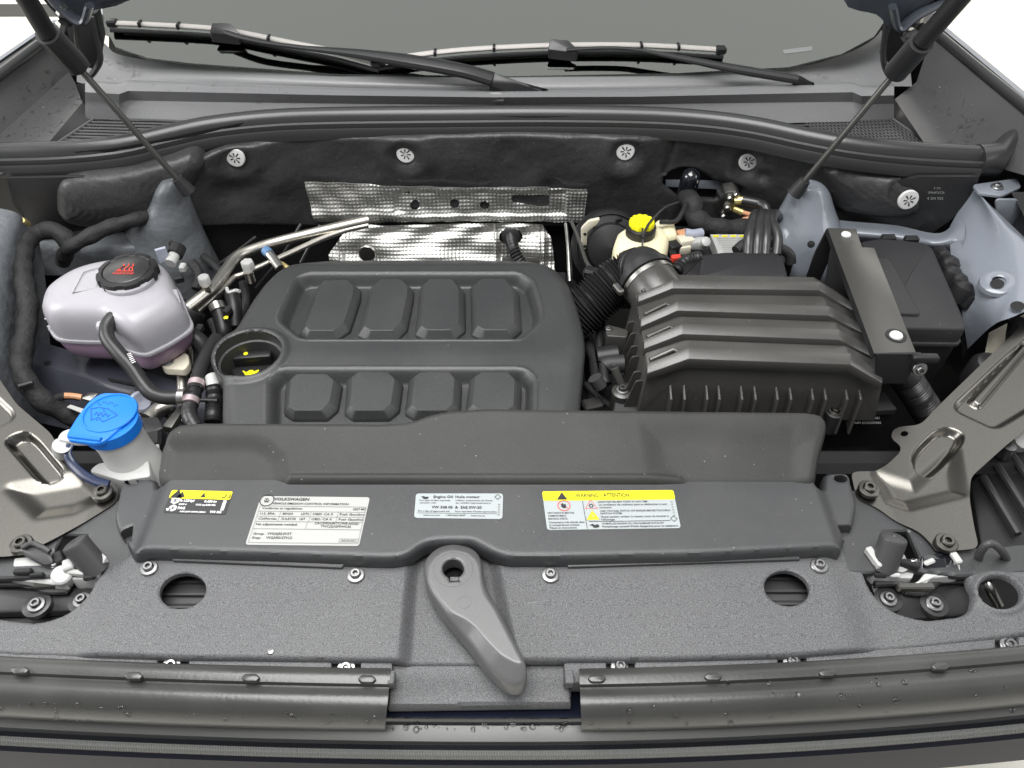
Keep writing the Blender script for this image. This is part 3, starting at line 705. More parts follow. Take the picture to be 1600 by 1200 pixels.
L = Label([W(1330, 641, -0.0345), W(1378, 641, -0.0345), W(1372, 661, -0.0445), W(1324, 661, -0.0445)])
yfc = W(1352, 643, -0.035).y - 0.006
# left side fittings
put('sensor_block', slab(rc(P3([(946, 516, 0.0), (956, 508, 0.0), (982, 515, 0.0), (980, 527, 0.0), (948, 525, 0.0)]), 0.003), (0, 0, -0.028), 0.002), 'airbox_plastic', ab)
put('sensor_body', lathe([(0.016, -0.03), (0.016, 0.0), (0.012, 0.004)], W(965, 555, -0.01), (1, 0.1, 0.1), n=20), 'black_plastic', ab)
put('port', tube(P3([(975, 568, -0.004), (950, 570, -0.006), (944, 574, -0.008)]), 0.013, n=16), 'box_plastic', ab)
put('elbow', tube(P3([(943, 566, -0.0), (944, 590, -0.016), (946, 600, -0.02)]), 0.007, n=12), 'box_plastic', ab)
put('nozzle', tube(P3([(929, 590, -0.004), (938, 604, -0.018)]), 0.010, n=14), 'bumper_rubber', ab)
inst(SCREW, 'screw', ab, W(952, 513, 0.001), None, 0.6)

# ------------------------------------------------------------------ intake pipe and corrugated hose
ip = thing('intake_hose', 'corrugated black intake hose clamped to the smooth elbow of the air filter box', 'air hose', W(985, 450, -0.02))
pth = catmull([W(1062, 500, 0.000), W(1042, 480, 0.014), W(1026, 458, 0.024), W(1011, 437, 0.029)], 8)
put('elbow', tube(pth, lambda t, s: 0.045 - 0.004 * t, n=36, smooth=False), 'airbox_plastic', ip)
e = pth[-1]; dr = (pth[-1] - pth[-3]).normalized()
put('rim', tube([e - dr * 0.002, e + dr * 0.008], 0.0455, n=40, sub=2), 'hose_rubber', ip)
put('clamp_band', tube([e - dr * 0.012, e - dr * 0.005], 0.0432, n=40, sub=2), 'zinc', ip)
put('clamp_screw', box(W(966, 452, 0.030), (0.010, 0.022, 0.010), rot=0.4, bevel=0.002), 'zinc', ip)
hp = [e + dr * 0.004, e + dr * 0.018, W(984, 430, 0.018), W(955, 447, 0.004), W(924, 474, -0.018), W(886, 508, -0.05)]
put('bellows', tube(catmull(hp, 40), lambda t, s: (0.039 if s < 0.016 else 0.035 + 0.0035 * math.cos(s / 0.0052 * 2 * math.pi)), n=28, smooth=False), 'hose_rubber', ip, angle=70)

# ------------------------------------------------------------------ corrugated duct right of the air box
rh = thing('vent_hose', 'short corrugated black hose leaving the front right corner of the air filter box', 'air hose', W(1420, 610, -0.05))
hp = [W(1372, 574, -0.005), W(1392, 574, -0.002), W(1408, 582, -0.008), W(1424, 604, -0.03), W(1442, 632, -0.06), W(1456, 655, -0.09)]
put('hose', tube(catmull(hp, 40), lambda t, s: 0.0215 if t < 0.34 else 0.0205 + 0.0014 * math.cos(s / 0.0042 * 2 * math.pi), n=24, smooth=False), 'hose_rubber', rh, angle=70)
put('collar', tube([W(1374, 574, -0.005), W(1386, 573, -0.003)], 0.0235, n=24, sub=2), 'rubber', rh)

# ------------------------------------------------------------------ fuse box
fz = 0.050
fbx = thing('fuse_box', 'black plastic fuse box with a stepped lid next to the blue grey fender', 'fuse box', W(1440, 470, -0.06))
lid = P3([(1345, 376, fz), (1380, 371, fz), (1444, 378, fz), (1458, 386, fz), (1512, 508, fz), (1507, 513, fz), (1372, 511, fz)])
put('lid', slab(rc(lid, 0.006), (0, 0, -0.026), 0.005, 3), 'box_plastic', fbx)
put('lid_step', slab(rc(P3([(1352, 400, fz + 0.006), (1392, 402, fz + 0.006), (1440, 490, fz + 0.006), (1385, 488, fz + 0.006)]), 0.006), (0, 0, -0.012), 0.004, 3), 'box_plastic', fbx)
c0 = sum(lid, Vector()) / len(lid)
put('lid_flange', slab(rc([c0 + (p - c0) * 1.03 + Vector((0, 0, -0.026)) for p in lid], 0.006), (0, 0, -0.005), 0.0015), 'box_plastic', fbx)
put('base', slab(rc([c0 + (p - c0) * 0.985 + Vector((0, 0, -0.031)) for p in lid], 0.006), (0, 0.005, -0.10), 0.002), 'black_plastic', fbx)
yl = W(1457, 511, fz - 0.012).y - 0.006
for u in (1444, 1470):
    put('latch_arm', slab([WY(u - 2, 515, yl), WY(u + 2, 515, yl), WY(u + 4, 536, yl - 0.002), WY(u, 536, yl - 0.002)], (0, 0.004, 0), 0.0006, 1), 'box_plastic', fbx)
put('latch_bar', box(WY(1458, 534, yl - 0.003), (0.036, 0.006, 0.004), bevel=0.001), 'box_plastic', fbx)
put('latch_bar', box(WY(1457, 526, yl - 0.002), (0.018, 0.006, 0.006), bevel=0.001), 'box_plastic', fbx)
for a in ((1388, 372), (1424, 374)): put('lid_tab', box(W(a[0], a[1], fz - 0.002), (0.022, 0.012, 0.010), bevel=0.002), 'black_plastic', fbx)
hn = thing('fuse_box_harness', 'bundle of black taped plugs and cables along the outer side of the fuse box', 'cable bundle', W(1500, 450, -0.02))
for k, (u, v, z, r) in enumerate(((1472, 402, 0.03, 0.012), (1482, 414, 0.034, 0.015), (1484, 430, 0.03, 0.016), (1496, 440, 0.028, 0.014), (1500, 455, 0.02, 0.018), (1510, 466, 0.012, 0.014))):
    put('plug', lathe([(r * .3, -r), (r, -r * .8), (r * 1.05, 0), (r, r * .5), (r * .5, r * .95), (0.0005, r)], W(u, v, z), (0.4, 0.2, 1), n=14, caps=False), 'black_plastic', hn)
put('cable', tube(P3([(1466, 392, 0.03), (1486, 420, 0.03), (1504, 456, 0.01), (1516, 480, -0.04)]), 0.011, n=12), 'black_plastic', hn)

# ------------------------------------------------------------------ bent metal bracket over the fuse box
bz = 0.080
bk = thing('battery_bracket', 'flat dark metal bracket with two rivets coloured white as if brightly lit lying between air box and fuse box', 'bracket', W(1360, 460, 0))
def kz_(u, v): return W(u, v, bz)
plate = [kz_(*p) for p in ((1293, 356), (1338, 357), (1344, 377), (1347, 386), (1366, 387), (1431, 550), (1366, 552))]
put('plate', slab(plate, (0, 0, -0.0018), 0.0006), 'dark_metal', bk)
a, b = kz_(1293, 356), kz_(1366, 552)
put('edge_lip', slab([a, b, b + Vector((-0.001, 0, -0.010)), a + Vector((-0.001, 0, -0.010))], (0.002, 0, 0), 0.0006, 1), 'black_plastic', bk)
p0, p1 = kz_(1293, 356) + Vector((0, 0, -0.004)), kz_(1300, 380) + Vector((0, 0, -0.010))
put('leg', slab([p0, p0 + Vector((0.026, 0, 0)), p0 + Vector((0.018, -0.006, -0.05)), p0 + Vector((0.01, -0.01, -0.12)), p0 + Vector((-0.012, -0.01, -0.12)), p0 + Vector((-0.008, -0.004, -0.04))], (0, 0.003, 0), 0.0006, 1), 'black_plastic', bk)
put('leg', slab([p1, p1 + Vector((0.03, -0.06, 0.0)), p1 + Vector((0.02, -0.06, -0.08)), p1 + Vector((0.0, -0.03, -0.08))], (0.003, 0.001, 0), 0.0006, 1), 'black_plastic', bk)
fr0, fr1 = kz_(1368, 553), kz_(1440, 553)
put('front_flange', slab([fr0, fr1, fr1 + Vector((-0.004, -0.004, -0.05)), fr0 + Vector((0.016, -0.004, -0.05))], (0, 0.003, 0), 0.0006, 1), 'black_plastic', bk)
put('rolled_tab', box(kz_(1447, 556) + Vector((0, 0, -0.004)), (0.034, 0.011, 0.010), rot=-0.02, bevel=0.003, seg=2), 'black_plastic', bk)
RIV = proto(lathe([(0.0085, -0.003), (0.0085, 0.0015), (0.0075, 0.003), (0.004, 0.0034), (0.0005, 0.0034)], (0, 0, 0), n=24, caps=False), 'clip_white')  # white colour stands for the light on the rivets
RING = proto(lathe([(0.0135, -0.001), (0.0132, 0.0012), (0.0095, 0.0012)], (0, 0, 0), n=28, caps=False), 'black_plastic')
inst(RIV, 'rivet', bk, kz_(1322, 367), None, 0.85)
inst(RIV, 'rivet', bk, kz_(1400, 525)); inst(RING, 'rivet_ring', bk, kz_(1400, 525))
inst(SCREW, 'screw', bk, WY(1437, 577, fr1.y - 0.006), (1.2, 0, 0))

# ------------------------------------------------------------------ coolant reservoir
cz = 0.055
ct = thing('coolant_tank', 'translucent white coolant tank with pink fluid in its lower half', 'coolant tank', W(180, 500, -0.06))
tp = [(60, 472), (66, 450), (86, 432), (118, 415), (167, 403), (227, 398), (245, 402), (263, 414), (277, 448), (284, 470), (262, 488), (228, 506), (206, 512), (176, 503), (160, 494), (110, 492), (74, 488)]
A = [W(u, v, 0.042) for u, v in [(p[0], p[1] + 6) for p in tp]]
A = catmull(A + [A[0]], 4)[:-1]; c0 = sum(A, Vector()) / len(A)
def ring_(s, z, dx=0, dy=0): return [Vector((c0.x + (p.x - c0.x) * s + dx, c0.y + (p.y - c0.y) * s + dy, z)) for p in A]
put('upper_shell', loft([ring_(1.0, 0.000), ring_(1.0, 0.016), ring_(.985, 0.030), ring_(.955, 0.041), ring_(.90, 0.049), ring_(.82, 0.0545), ring_(.70, 0.058), ring_(.4, 0.060), ring_(.1, 0.061)]), 'tank_plastic', ct, angle=60)
put('seam', loft([ring_(1.0, 0.0015), ring_(1.035, 0.001), ring_(1.045, -0.002), ring_(1.035, -0.005), ring_(1.0, -0.0055)]), 'tank_plastic', ct, angle=60)
put('lower_shell', loft([ring_(1.0, -0.005), ring_(.98, -0.020), ring_(.93, -0.035), ring_(.84, -0.043), ring_(.3, -0.045)]), 'tank_fluid', ct, angle=60)
sp0 = W(178, 512, 0.020)
put('outlet_boss', box(sp0, (0.040, 0.030, 0.036), rot=0.1, bevel=0.009, seg=3), 'tank_plastic', ct)
put('outlet_nipple', tube([sp0 + Vector((0, 0.0, 0.012)), W(184, 492, 0.045)], 0.0085, n=16), 'hose_rubber', ct)
for pts in (((130, 425), (158, 417), (150, 450), (113, 458)),):
    q = PZ(pts, 0.0605); put('moulded_mark', tube(q + [q[0]], 0.0009, n=6, sub=1, smooth=False), 'tank_plastic', ct)
put('side_tab', slab(rc(P3([(263, 452, 0.045), (276, 450, 0.045), (283, 472, 0.04), (272, 478, 0.04)]), 0.003), (0, 0, -0.02), 0.003), 'tank_plastic', ct)
put('neck', lathe([(0.037, 0.050), (0.037, 0.066)], (*W(203, 438, 0.060).xy, 0), n=40), 'tank_plastic', ct)
cC = W(203, 434, 0.057)
def notch(t, h): return 1 - (0.055 if (t * 8) % 1 < 0.28 else 0.0)
cc = put('coolant_cap', lathe([(0.040, 0.0), (0.043, 0.002), (0.043, 0.012), (0.0415, 0.0148), (0.034, 0.0162), (0.033, 0.0145), (0.0325, 0.014)], cC, n=128, wob=lambda t, h: notch(t, h) if h < 0.0155 and h > 0.001 else 1), 'black_plastic', ct, angle=30); cc['label'] = 'black screw cap with a red hot surface mark'
for k_ in range(5):
    q_ = [W(74 + k_ * 17, 505 + k_ * 1.5, 0.012), W(76 + k_ * 17, 517 + k_ * 1.5, 0.004)]
put('level_mark', tube(P3([(70, 498, 0.020), (112, 506, 0.020), (150, 508, 0.021)]), 0.0012, n=6), 'tank_plastic', ct)
put('level_mark', tube(P3([(74, 510, 0.008), (112, 517, 0.008), (150, 519, 0.009)]), 0.0012, n=6), 'tank_plastic', ct)
put('moulded_rib', tube(P3([(120, 480, 0.050), (160, 478, 0.055), (176, 498, 0.046)]), 0.002, n=6), 'tank_plastic', ct)
put('cap_face', lathe([(0.0322, 0.008), (0.0322, 0.0154), (0.0305, 0.0164), (0.0001, 0.0164)], cC, n=48, caps=False), 'rubber', cc)
zc = 0.0167
Lc = Label([cC + Vector((-0.020, 0.014, zc)), cC + Vector((0.020, 0.014, zc)), cC + Vector((0.020, -0.018, zc)), cC + Vector((-0.020, -0.018, zc))])
m = MB()
for k in range(3):
    x = .33 + .17 * k
    for a_, b_ in (((x, .60), (x - .05, .42)), ((x - .05, .42), (x + .05, .26)), ((x + .05, .26), (x, .08))): m.add(Lc.line(*a_, *b_, 0.0017, 0.0002))
m.add(Lc.line(.18, .63, .82, .63, 0.0017, 0.0002)); m.add(Lc.line(.2, .62, .38, .25, 0.0014, 0.0002)); m.add(Lc.line(.8, .62, .68, .3, 0.0014, 0.0002))
m.add(Lc.text('WARNUNG', .12, .88, .88, .15, 0.0003)); m.build('hot_mark', 'print_red', cc, smooth=False)
# level sensor plug
ls = thing('level_plug', 'small grey and black plug with clip behind the coolant tank', 'plug', W(268, 405, 0.05))
put('barrel', tube(P3([(266, 412, 0.05), (276, 392, 0.055)]), 0.0085, n=14), 'grey_white', ls)
put('collar', tube(P3([(273, 398, 0.055), (279, 386, 0.058)]), 0.012, n=14), 'black_plastic', ls)
put('clip', box(W(254, 398, 0.062), (0.016, 0.005, 0.024), rot=0.5, bevel=0.001), 'connector_grey', ls)
# tank outlet hose with T piece
oh = thing('coolant_hose', 'black rubber hose curving from the coolant tank down to a clamped joint', 'hose', W(240, 600, -0.05))
hp = P3([(186, 492, 0.045), (176, 497, 0.046), (167, 512, 0.042), (169, 530, 0.036), (186, 552, 0.026), (206, 574, 0.014), (222, 598, 0.0), (236, 614, -0.008), (256, 621, -0.012), (284, 621, -0.014)])
put('hose', tube(hp, 0.0100, n=16, sub=8), 'hose_rubber', oh)
put('clamp', tube(P3([(280, 621, -0.014), (290, 621, -0.014)]), 0.0118, n=18, sub=2), 'zinc', oh)
p_ = [p for p in hp[5:7]]
Lh = Label([W(197, 553, 0.032), W(205, 550, 0.032), W(214, 566, 0.027), W(206, 570, 0.027)])
m = MB()
for k in range(6): m.add(Lh.line(.1, .08 + .16 * k, .85, .1 + .16 * k, 0.0012, 0.0006))
m.build('hose_print', 'print_white', oh, smooth=False)
th2 = thing('heater_hose', 'black hose with two pink striped clamps beside the round oil filler boss', 'hose', W(305, 600, -0.06))
put('upper_hose', tube(P3([(338, 530, -0.03), (328, 545, -0.02), (316, 572, -0.018), (307, 600, -0.018), (305, 610, -0.018)]), 0.0105, n=16), 'hose_rubber', th2)
put('tee', tube(P3([(305, 606, -0.018), (303, 622, -0.019), (299, 632, -0.02)]), 0.0095, n=14), 'black_plastic', th2)
put('tee_arm', tube(P3([(288, 621, -0.016), (303, 620, -0.018)]), 0.009, n=14), 'black_plastic', th2)
put('lower_hose', tube(P3([(300, 624, -0.02), (296, 638, -0.022), (297, 652, -0.024), (306, 668, -0.03)]), lambda t, s: 0.0105 + 0.0004 * math.cos(s * 1400), n=16), 'hose_rubber', th2)
mat('clamp_pink', (0.50, 0.40, 0.42), 0.4, metal=0.5)
for a_, b_ in (((308, 597), (306, 605)), ((299, 624), (297, 632))): put('clamp', tube([W(*a_, -0.018), W(*b_, -0.019)], 0.0118, n=18, sub=2), 'clamp_pink', th2)

# ------------------------------------------------------------------ washer filler
wf = thing('washer_filler', 'white washer filler neck closed by a bright blue cap', 'filler neck', W(180, 720, -0.06))
wc = W(176, 668, 0.045)
def wr(r, z, dx=0, dy=0, ex=1.0): return [Vector((wc.x + dx + math.cos(t) * r * ex, wc.y + dy + math.sin(t) * r, z)) for t in [2 * math.pi * k / 36 for k in range(36)]]
put('neck', loft([wr(.030, 0.046), wr(.0305, 0.042), wr(.029, 0.02, .004, -.002), wr(.030, 0.0, .008, -.006), wr(.033, -0.012, .012, -.010), wr(.034, -0.07, .014, -.012)]), 'white_plastic', wf, angle=60)
put('foot', slab(rc(P3([(137, 736, 0.0), (152, 722, 0.004), (232, 715, 0.004), (236, 745, 0.0), (190, 752, 0.0)]), 0.006), (0, 0, -0.05), 0.004, 2), 'white_plastic', wf)
put('tongue', slab(rc(P3([(88, 686, 0.028), (95, 674, 0.03), (112, 668, 0.03), (150, 690, 0.03), (120, 692, 0.03)]), 0.008), (0, 0, -0.006), 0.002), 'white_plastic', wf)
put('tongue_stem', loft([[W(82 + 20 * math.cos(t) * s + 14, 694 + 16 * math.sin(t) * s + dv, z) for t in [2 * math.pi * k / 20 for k in range(20)]] for s, dv, z in ((.75, 2, 0.024), (.8, 6, 0.012), (.6, 18, 0.0), (.5, 22, -0.02))]), 'grey_white', wf, angle=60)
put('cap_strap', tube(P3([(110, 694, 0.024), (105, 708, 0.02), (112, 724, 0.014), (128, 740, 0.012), (150, 752, 0.010), (170, 757, 0.010)]), 0.0055, n=10, flat=0.35), 'strap_navy', wf)
bo = [(160, 613), (189, 614), (209, 620), (215, 629), (212, 646), (158, 694), (106, 687), (103, 679), (122, 648), (141, 624)]
BO = rc(PZ(bo, 0.060), 0.012, 5)
bc = put('washer_cap', slab(BO, (0, 0, -0.005), 0.0018, 3), 'blue_cap', wf); bc['label'] = 'bright blue cap with a windscreen symbol and long pull tab'
put('cap_skirt', lathe([(0.032, -0.006), (0.0335, -0.004), (0.0335, 0.012)], wc, n=40), 'blue_cap', bc)
dcx = W(171, 645, 0.060)
put('raised_ring', lathe([(0.0325, 0), (0.0318, 0.0012), (0.030, 0.0014), (0.0292, 0.0002)], dcx, n=56, caps=False), 'blue_cap', bc)
put('pull_bead', tube(P3([(108, 681, 0.061), (158, 687, 0.061)]), 0.0028, n=10, sub=3), 'blue_cap', bc)
Lw = Label([W(138, 627, 0.0601), W(186, 631, 0.0601), W(180, 660, 0.0601), W(130, 656, 0.0601)])
m = MB()
for a_, b_ in (((.15, .38), (.25, .98)), ((.25, .98), (.45, .80)), ((.45, .80), (.62, 1.02)), ((.62, 1.02), (1.02, .62)), ((.15, .38), (.4, .28)), ((.4, .28), (.7, .32)), ((.7, .32), (1.02, .62)),
              ((.3, .7), (.36, .55)), ((.36, .55), (.43, .72)), ((.43, .72), (.5, .55)), ((.5, .55), (.57, .75)), ((.57, .75), (.66, .56)), ((.66, .56), (.72, .75)), ((.72, .75), (.8, .6))):
    m.add(Lw.line(*a_, *b_, 0.0013, 0.0003))
for k in range(9): m.add(Lw.disc(.34 + .075 * k, .08 - .12 * math.sin(k / 8 * math.pi) + (.1 if k % 3 == 1 else 0), 0.0011, 0.0003, 8))
for x, y in ((.55, .38), (.58, .48), (.42, .95), (.5, .9)): m.add(Lw.disc(x, y, 0.0011, 0.0003, 8))
m.build('windscreen_symbol', 'blue_line', bc, smooth=False)

# ================================================================== FIREWALL, INSULATION, HEAT SHIELD
SZ = 0.120
def wally(x): x = abs(x); t = min(max((x - 0.36) / 0.36, 0), 1); return 1.262 - 0.125 * t * t * (3 - 2 * t)
def wally_np(x): t = np.clip((np.abs(x) - 0.36) / 0.36, 0, 1); return 1.262 - 0.125 * t * t * (3 - 2 * t)
def WW(u, v, off=0.0):         # point on the firewall, off metres towards the camera
    x = 0.0
    for _ in range(12):
        p = WY(u, v, wally(x) - off); x = p.x
    return p
fw = thing('firewall', 'dark metal wall at the back of the engine bay behind the padded mat', 'firewall', (0, 1.28, -0.2))
rows = [[Vector((x, wally(x) + 0.015, z)) for x in np.linspace(-0.95, 0.95, 40)] for z in (0.13, 0.02, -0.3)]
put('wall_sheet', patch(rows, 1, False), 'black_plastic', fw)
im = thing('insulation_mat', 'padded black insulation mat held by white clips across the back wall', 'insulation mat', (0, 1.24, -0.08))
io = [(330, 232), (480, 212), (800, 205), (1060, 210), (1200, 222), (1330, 262), (1330, 345), (1180, 350), (920, 352), (700, 352), (480, 352), (345, 352), (300, 352), (255, 338), (262, 290), (290, 258)]
IO = [(p.x, p.z) for p in [WW(u, v) for u, v in io]]; IO = [tuple(p)[:2] for p in rcl(IO, 0.02)]
clips = [(368, 246), (634, 240), (977, 236), (1169, 252)]
CP = [WW(u, v) for u, v in clips]
cut = [(p.x, p.z) for p in [WW(u, v) for u, v in ((1034, 284), (1036, 274), (1048, 265), (1066, 260), (1085, 261), (1100, 268), (1115, 280), (1130, 283), (1150, 284), (1158, 288), (1156, 300), (1120, 310), (1060, 305), (1040, 290))]]
dents = [(WW(860, 290), 0.018, 0.010), (WW(640, 285), 0.03, -0.001), (WW(360, 300), 0.035, 0.012), (WW(440, 275), 0.03, -0.008), (WW(700, 250), 0.05, -0.006), (WW(1075, 250), 0.03, 0.006), (WW(920, 265), 0.05, -0.008), (WW(1230, 290), 0.04, -0.008), (WW(535, 265), 0.04, 0.006), (WW(1190, 270), 0.012, 0.012)]
def hI(P):
    h = np.full(len(P), 0.010)
    for c in CP:
        d = np.hypot(P[:, 0] - c.x, P[:, 1] - c.z); h = h - 0.010 * np.exp(-(d / 0.016) ** 2) + 0.006 * np.exp(-((d - 0.035) / 0.018) ** 2)
    for c, r, a in dents:
        d = np.hypot(P[:, 0] - c.x, P[:, 1] - c.z); h = h - a * np.exp(-(d / r) ** 2)
    xs = WW(1045, 255).x; h = h - 0.006 * np.exp(-((P[:, 0] - xs - 0.1 * (P[:, 1] - 0.08)) / 0.006) ** 2) * (P[:, 1] > 0.03)
    h = h + 0.0025 * np.sin(P[:, 0] * 37 + P[:, 1] * 20) * np.sin(P[:, 0] * 13 - P[:, 1] * 31)
    return h
def mpI(V): return np.stack([V[:, 0], wally_np(V[:, 0]) - V[:, 2], V[:, 1]], 1)
put('mat_sheet', field(IO, hI, [cut], res=0.003, rnd=0.008, thick=0.008, hrnd=0.003, mp=mpI), 'insulation', im, angle=60)
def clip_vf():
    m = MB(); R = 0.0165
    m.add(lathe([(R, -0.002), (R, 0.001), (R * .93, 0.0025), (R * .6, 0.003), (0.0001, 0.003)], (0, 0, 0), (0, -1, 0.12), n=32, caps=False)); return m.v, m.f
CLIP = proto(clip_vf(), 'clip_white')
def spoke_vf():
    m = MB(); x, y, z = basis((0, -1, 0.12)); n = 7
    for k in range(n):
        t = 2 * math.pi * k / n + 0.3; d = x * math.cos(t) + y * math.sin(t); w = z.cross(d)
        a, b = d * 0.0025, d * (0.0105 if k % 2 else 0.0088); ww = 0.0011
        q = [a - w * ww * .6, b - w * ww * 1.3, b + w * ww * 1.3, a + w * ww * .6]; m.add(([p + z * 0.0033 for p in q], [(0, 1, 2, 3)]))
    return m.v, m.f
SPOKE = proto(spoke_vf(), 'deep_black')
def put_clip(parent, p):
    r = random.random() * 0.5 - 0.25
    c = inst(CLIP, 'push_clip', parent, p, (0, r, 0)); s = inst(SPOKE, 'clip_slots', c, p); s.location = (0, 0, 0); s.rotation_euler = (0, 0, 0)
for u, v in clips: put_clip(im, WW(u, v, 0.009))
# side cushions (padded pieces beside the mat)
def cushion(px, label, waves, base, clip=None):
    t = thing('insulation_pad', label, 'insulation pad', base)
    Q = [(p.x, p.z) for p in [WW(u, v, 0.03) for u, v in px]]; Q = [tuple(p)[:2] for p in rcl(Q, 0.02)]
    def h(P):
        s = -sdf(P, Q); z = 0.022 + 0.020 * (1 - np.exp(-np.maximum(s, 0) / 0.018))
        z = z + 0.0006 * np.sin(P[:, 0] * waves + 12 * np.sin(P[:, 1] * 60 + P[:, 0] * 25)) * sstep(0.01, 0.03, s)
        if clip:
            c = WW(*clip, 0.05); d = np.hypot(P[:, 0] - c.x, P[:, 1] - c.z); z = z - 0.006 * (1 - sstep(0.018, 0.026, d))
        return z
    put('pad_sheet', field(Q, h, res=0.003, rnd=0.006, thick=0.02, mp=mpI), 'insulation', t, angle=60)
    if clip: put_clip(t, WW(*clip, 0.047))
    return t
cushion([(84, 300), (92, 285), (130, 280), (200, 272), (258, 256), (300, 240), (320, 260), (290, 312), (255, 346), (200, 356), (130, 360), (100, 354), (84, 334)], 'wrinkled black insulation pad left of the hood strut by the coolant tank', 620, WW(180, 345))
cushion([(1288, 270), (1310, 262), (1350, 272), (1400, 281), (1440, 282), (1445, 300), (1442, 335), (1420, 344), (1360, 344), (1310, 335), (1296, 310)], 'smooth black insulation pad with one white clip above the fuse box', 60, WW(1380, 345), (1419, 312))
sidep = thing('firewall_side_panel', 'glossy black side panel with faint moulded lettering beside the white clip', 'side panel', WW(1480, 340))
q = [WW(1438, 276, 0.03), WW(1530, 276, 0.03), WW(1525, 300, 0.03), WW(1512, 322, 0.03), WW(1485, 345, 0.04), WW(1445, 372, 0.05), WW(1290, 352, 0.02), WW(1300, 300, 0.01)]
put('panel', slab(q, (0, 0.006, 0), 0.001), 'black_plastic', sidep)
Ls = Label([WW(1448, 288, 0.042), WW(1478, 288, 0.042), WW(1478, 312, 0.042), WW(1448, 312, 0.042)]); Ls.n = Vector((0, -1, 0))
m = MB(); m.add(Ls.text('7.75', .35, .7, .3, .14, 0.001)); m.add(Ls.text('7PPHPT6T20', .05, .9, .6, .16, 0.001)); m.add(Ls.text('4 2N 935', .0, .85, .98, .18, 0.001)); m.build('moulded_print', 'print_grey', sidep, smooth=False)
sidel = thing('firewall_side_panel', 'matt black side panel left of the wrinkled insulation pad', 'side panel', WW(60, 360))
q = [WW(10, 278, 0.02), WW(130, 276, 0.02), WW(130, 360, 0.02), WW(60, 372, 0.03), WW(40, 345, 0.03), WW(20, 320, 0.03)]
put('panel', slab(q, (0, 0.006, 0), 0.001), 'black_plastic', sidel)

# embossed aluminium heat shield
hsd = thing('heat_shield', 'dimpled silver aluminium heat shield below the insulation mat', 'heat shield', WW(690, 345, 0.02))
so_ = [(476, 285), (520, 285), (612, 291), (745, 294), (855, 292), (862, 295), (918, 296), (914, 330), (912, 347), (820, 346), (700, 346), (560, 347), (493, 346), (484, 318)]
SO = [(p.x, p.z) for p in [WW(u, v, 0.02) for u, v in so_]]
def emb(x, y): return 0.0019 * np.maximum(0, np.sin((x + y) * 2 * math.pi / 0.014)) * np.maximum(0, np.sin((x - y) * 2 * math.pi / 0.014)) + 0.0019 * np.maximum(0, -np.sin((x + y) * 2 * math.pi / 0.014)) * np.maximum(0, -np.sin((x - y) * 2 * math.pi / 0.014))
sh_h = [[(p.x, p.z) for p in [WW(u, v, 0.02) for u, v in ell(x, y, r, r * 0.95)]] for x, y, r in ((648, 322, 7.5), (710, 321, 7.5), (757, 323, 7.5))]
sl = [(p.x, p.z) for p in [WW(u, v, 0.02) for u, v in ((798, 313), (802, 307), (812, 307), (858, 308), (858, 325), (840, 325), (802, 319))]]
band_ = [(p.x, p.z) for p in [WW(u, v, 0.02) for u, v in ((620, 303), (640, 300), (880, 303), (882, 335), (640, 335), (618, 330))]]
def hS(P):
    h = 0.020 + emb(P[:, 0], P[:, 1])
    s = sdf(P, band_); h = h - 0.006 * (1 - sstep(-0.004, 0.008, s))
    z1 = WW(560, 335, .02).z; h = h + 0.006 * np.exp(-((P[:, 1] - z1) / 0.012) ** 2) * (1 - sstep(-0.18, -0.10, P[:, 0]))
    h = h + 0.002 * np.sin(P[:, 0] * 90) * np.sin(P[:, 1] * 120 + P[:, 0] * 40)
    return h
put('upper_shield', field(SO, hS, sh_h + [sl], res=0.0015, rnd=0.0, thick=0.002, hrnd=0.0, mp=mpI), 'foil', hsd, angle=60)
put('backing_plate', slab([WW(600, 300, 0.006), WW(875, 300, 0.006), WW(875, 335, 0.006), WW(600, 335, 0.006)], (0, 0.003, 0), 0), 'connector_grey', hsd)
for u, v in ((650, 320), (713, 320), (760, 321), (803, 313), (835, 312)):
    put('stud_hole', lathe([(0.003, 0), (0.0001, 0.0002)], WW(u, v, 0.007), (0, -1, 0), n=12, caps=False), 'deep_black', hsd)
# lower curved part leaning towards the engine
def low(P):                                           # P = (x, s) s runs downwards along the sheet
    return P
LY0, LZ0 = WW(690, 347, 0.018).y, WW(690, 347, 0.018).z
XA, XB = WW(505, 350, 0.02).x, WW(872, 350, 0.02).x
lowpoly = [(XA + 0.05, 0.0), (XA + 0.12, 0.004), (XB - 0.09, 0.0), (XB - 0.03, 0.003), (XB - 0.012, 0.03), (XB - 0.004, 0.09), (XB + 0.01, 0.20), (XA - 0.01, 0.20), (XA + 0.012, 0.12), (XA + 0.006, 0.06), (XA + 0.03, 0.03)]
hole_c = WW(798, 362, 0.03); lh = [[(hole_c.x + 0.022 * math.cos(t), 0.026 + 0.016 * math.sin(t)) for t in [2 * math.pi * k / 24 for k in range(24)]]]
dome = WW(640, 400, 0.05).x
def hLow(P):
    h = emb(P[:, 0], P[:, 1]) + 0.020 * np.exp(-(((P[:, 0] - dome) / 0.05) ** 2 + ((P[:, 1] - 0.085) / 0.025) ** 2)) + 0.010 * np.exp(-(((P[:, 0] - dome) / 0.14) ** 2)) 
    h = h - 0.010 * np.exp(-((P[:, 1] - 0.018) / 0.008) ** 2) * (np.abs(P[:, 0] - dome) < 0.3) * 0.4 + 0.0055 * np.sin(P[:, 0] * 47 + 3 * np.sin(P[:, 1] * 40)) * np.sin(P[:, 1] * 70 + P[:, 0] * 21)
    for u in (533, 775, 842, 850): 
        xx = WW(u, 380, 0.04).x; h = h + 0.005 * np.exp(-((P[:, 0] - xx) / 0.004) ** 2)
    return h
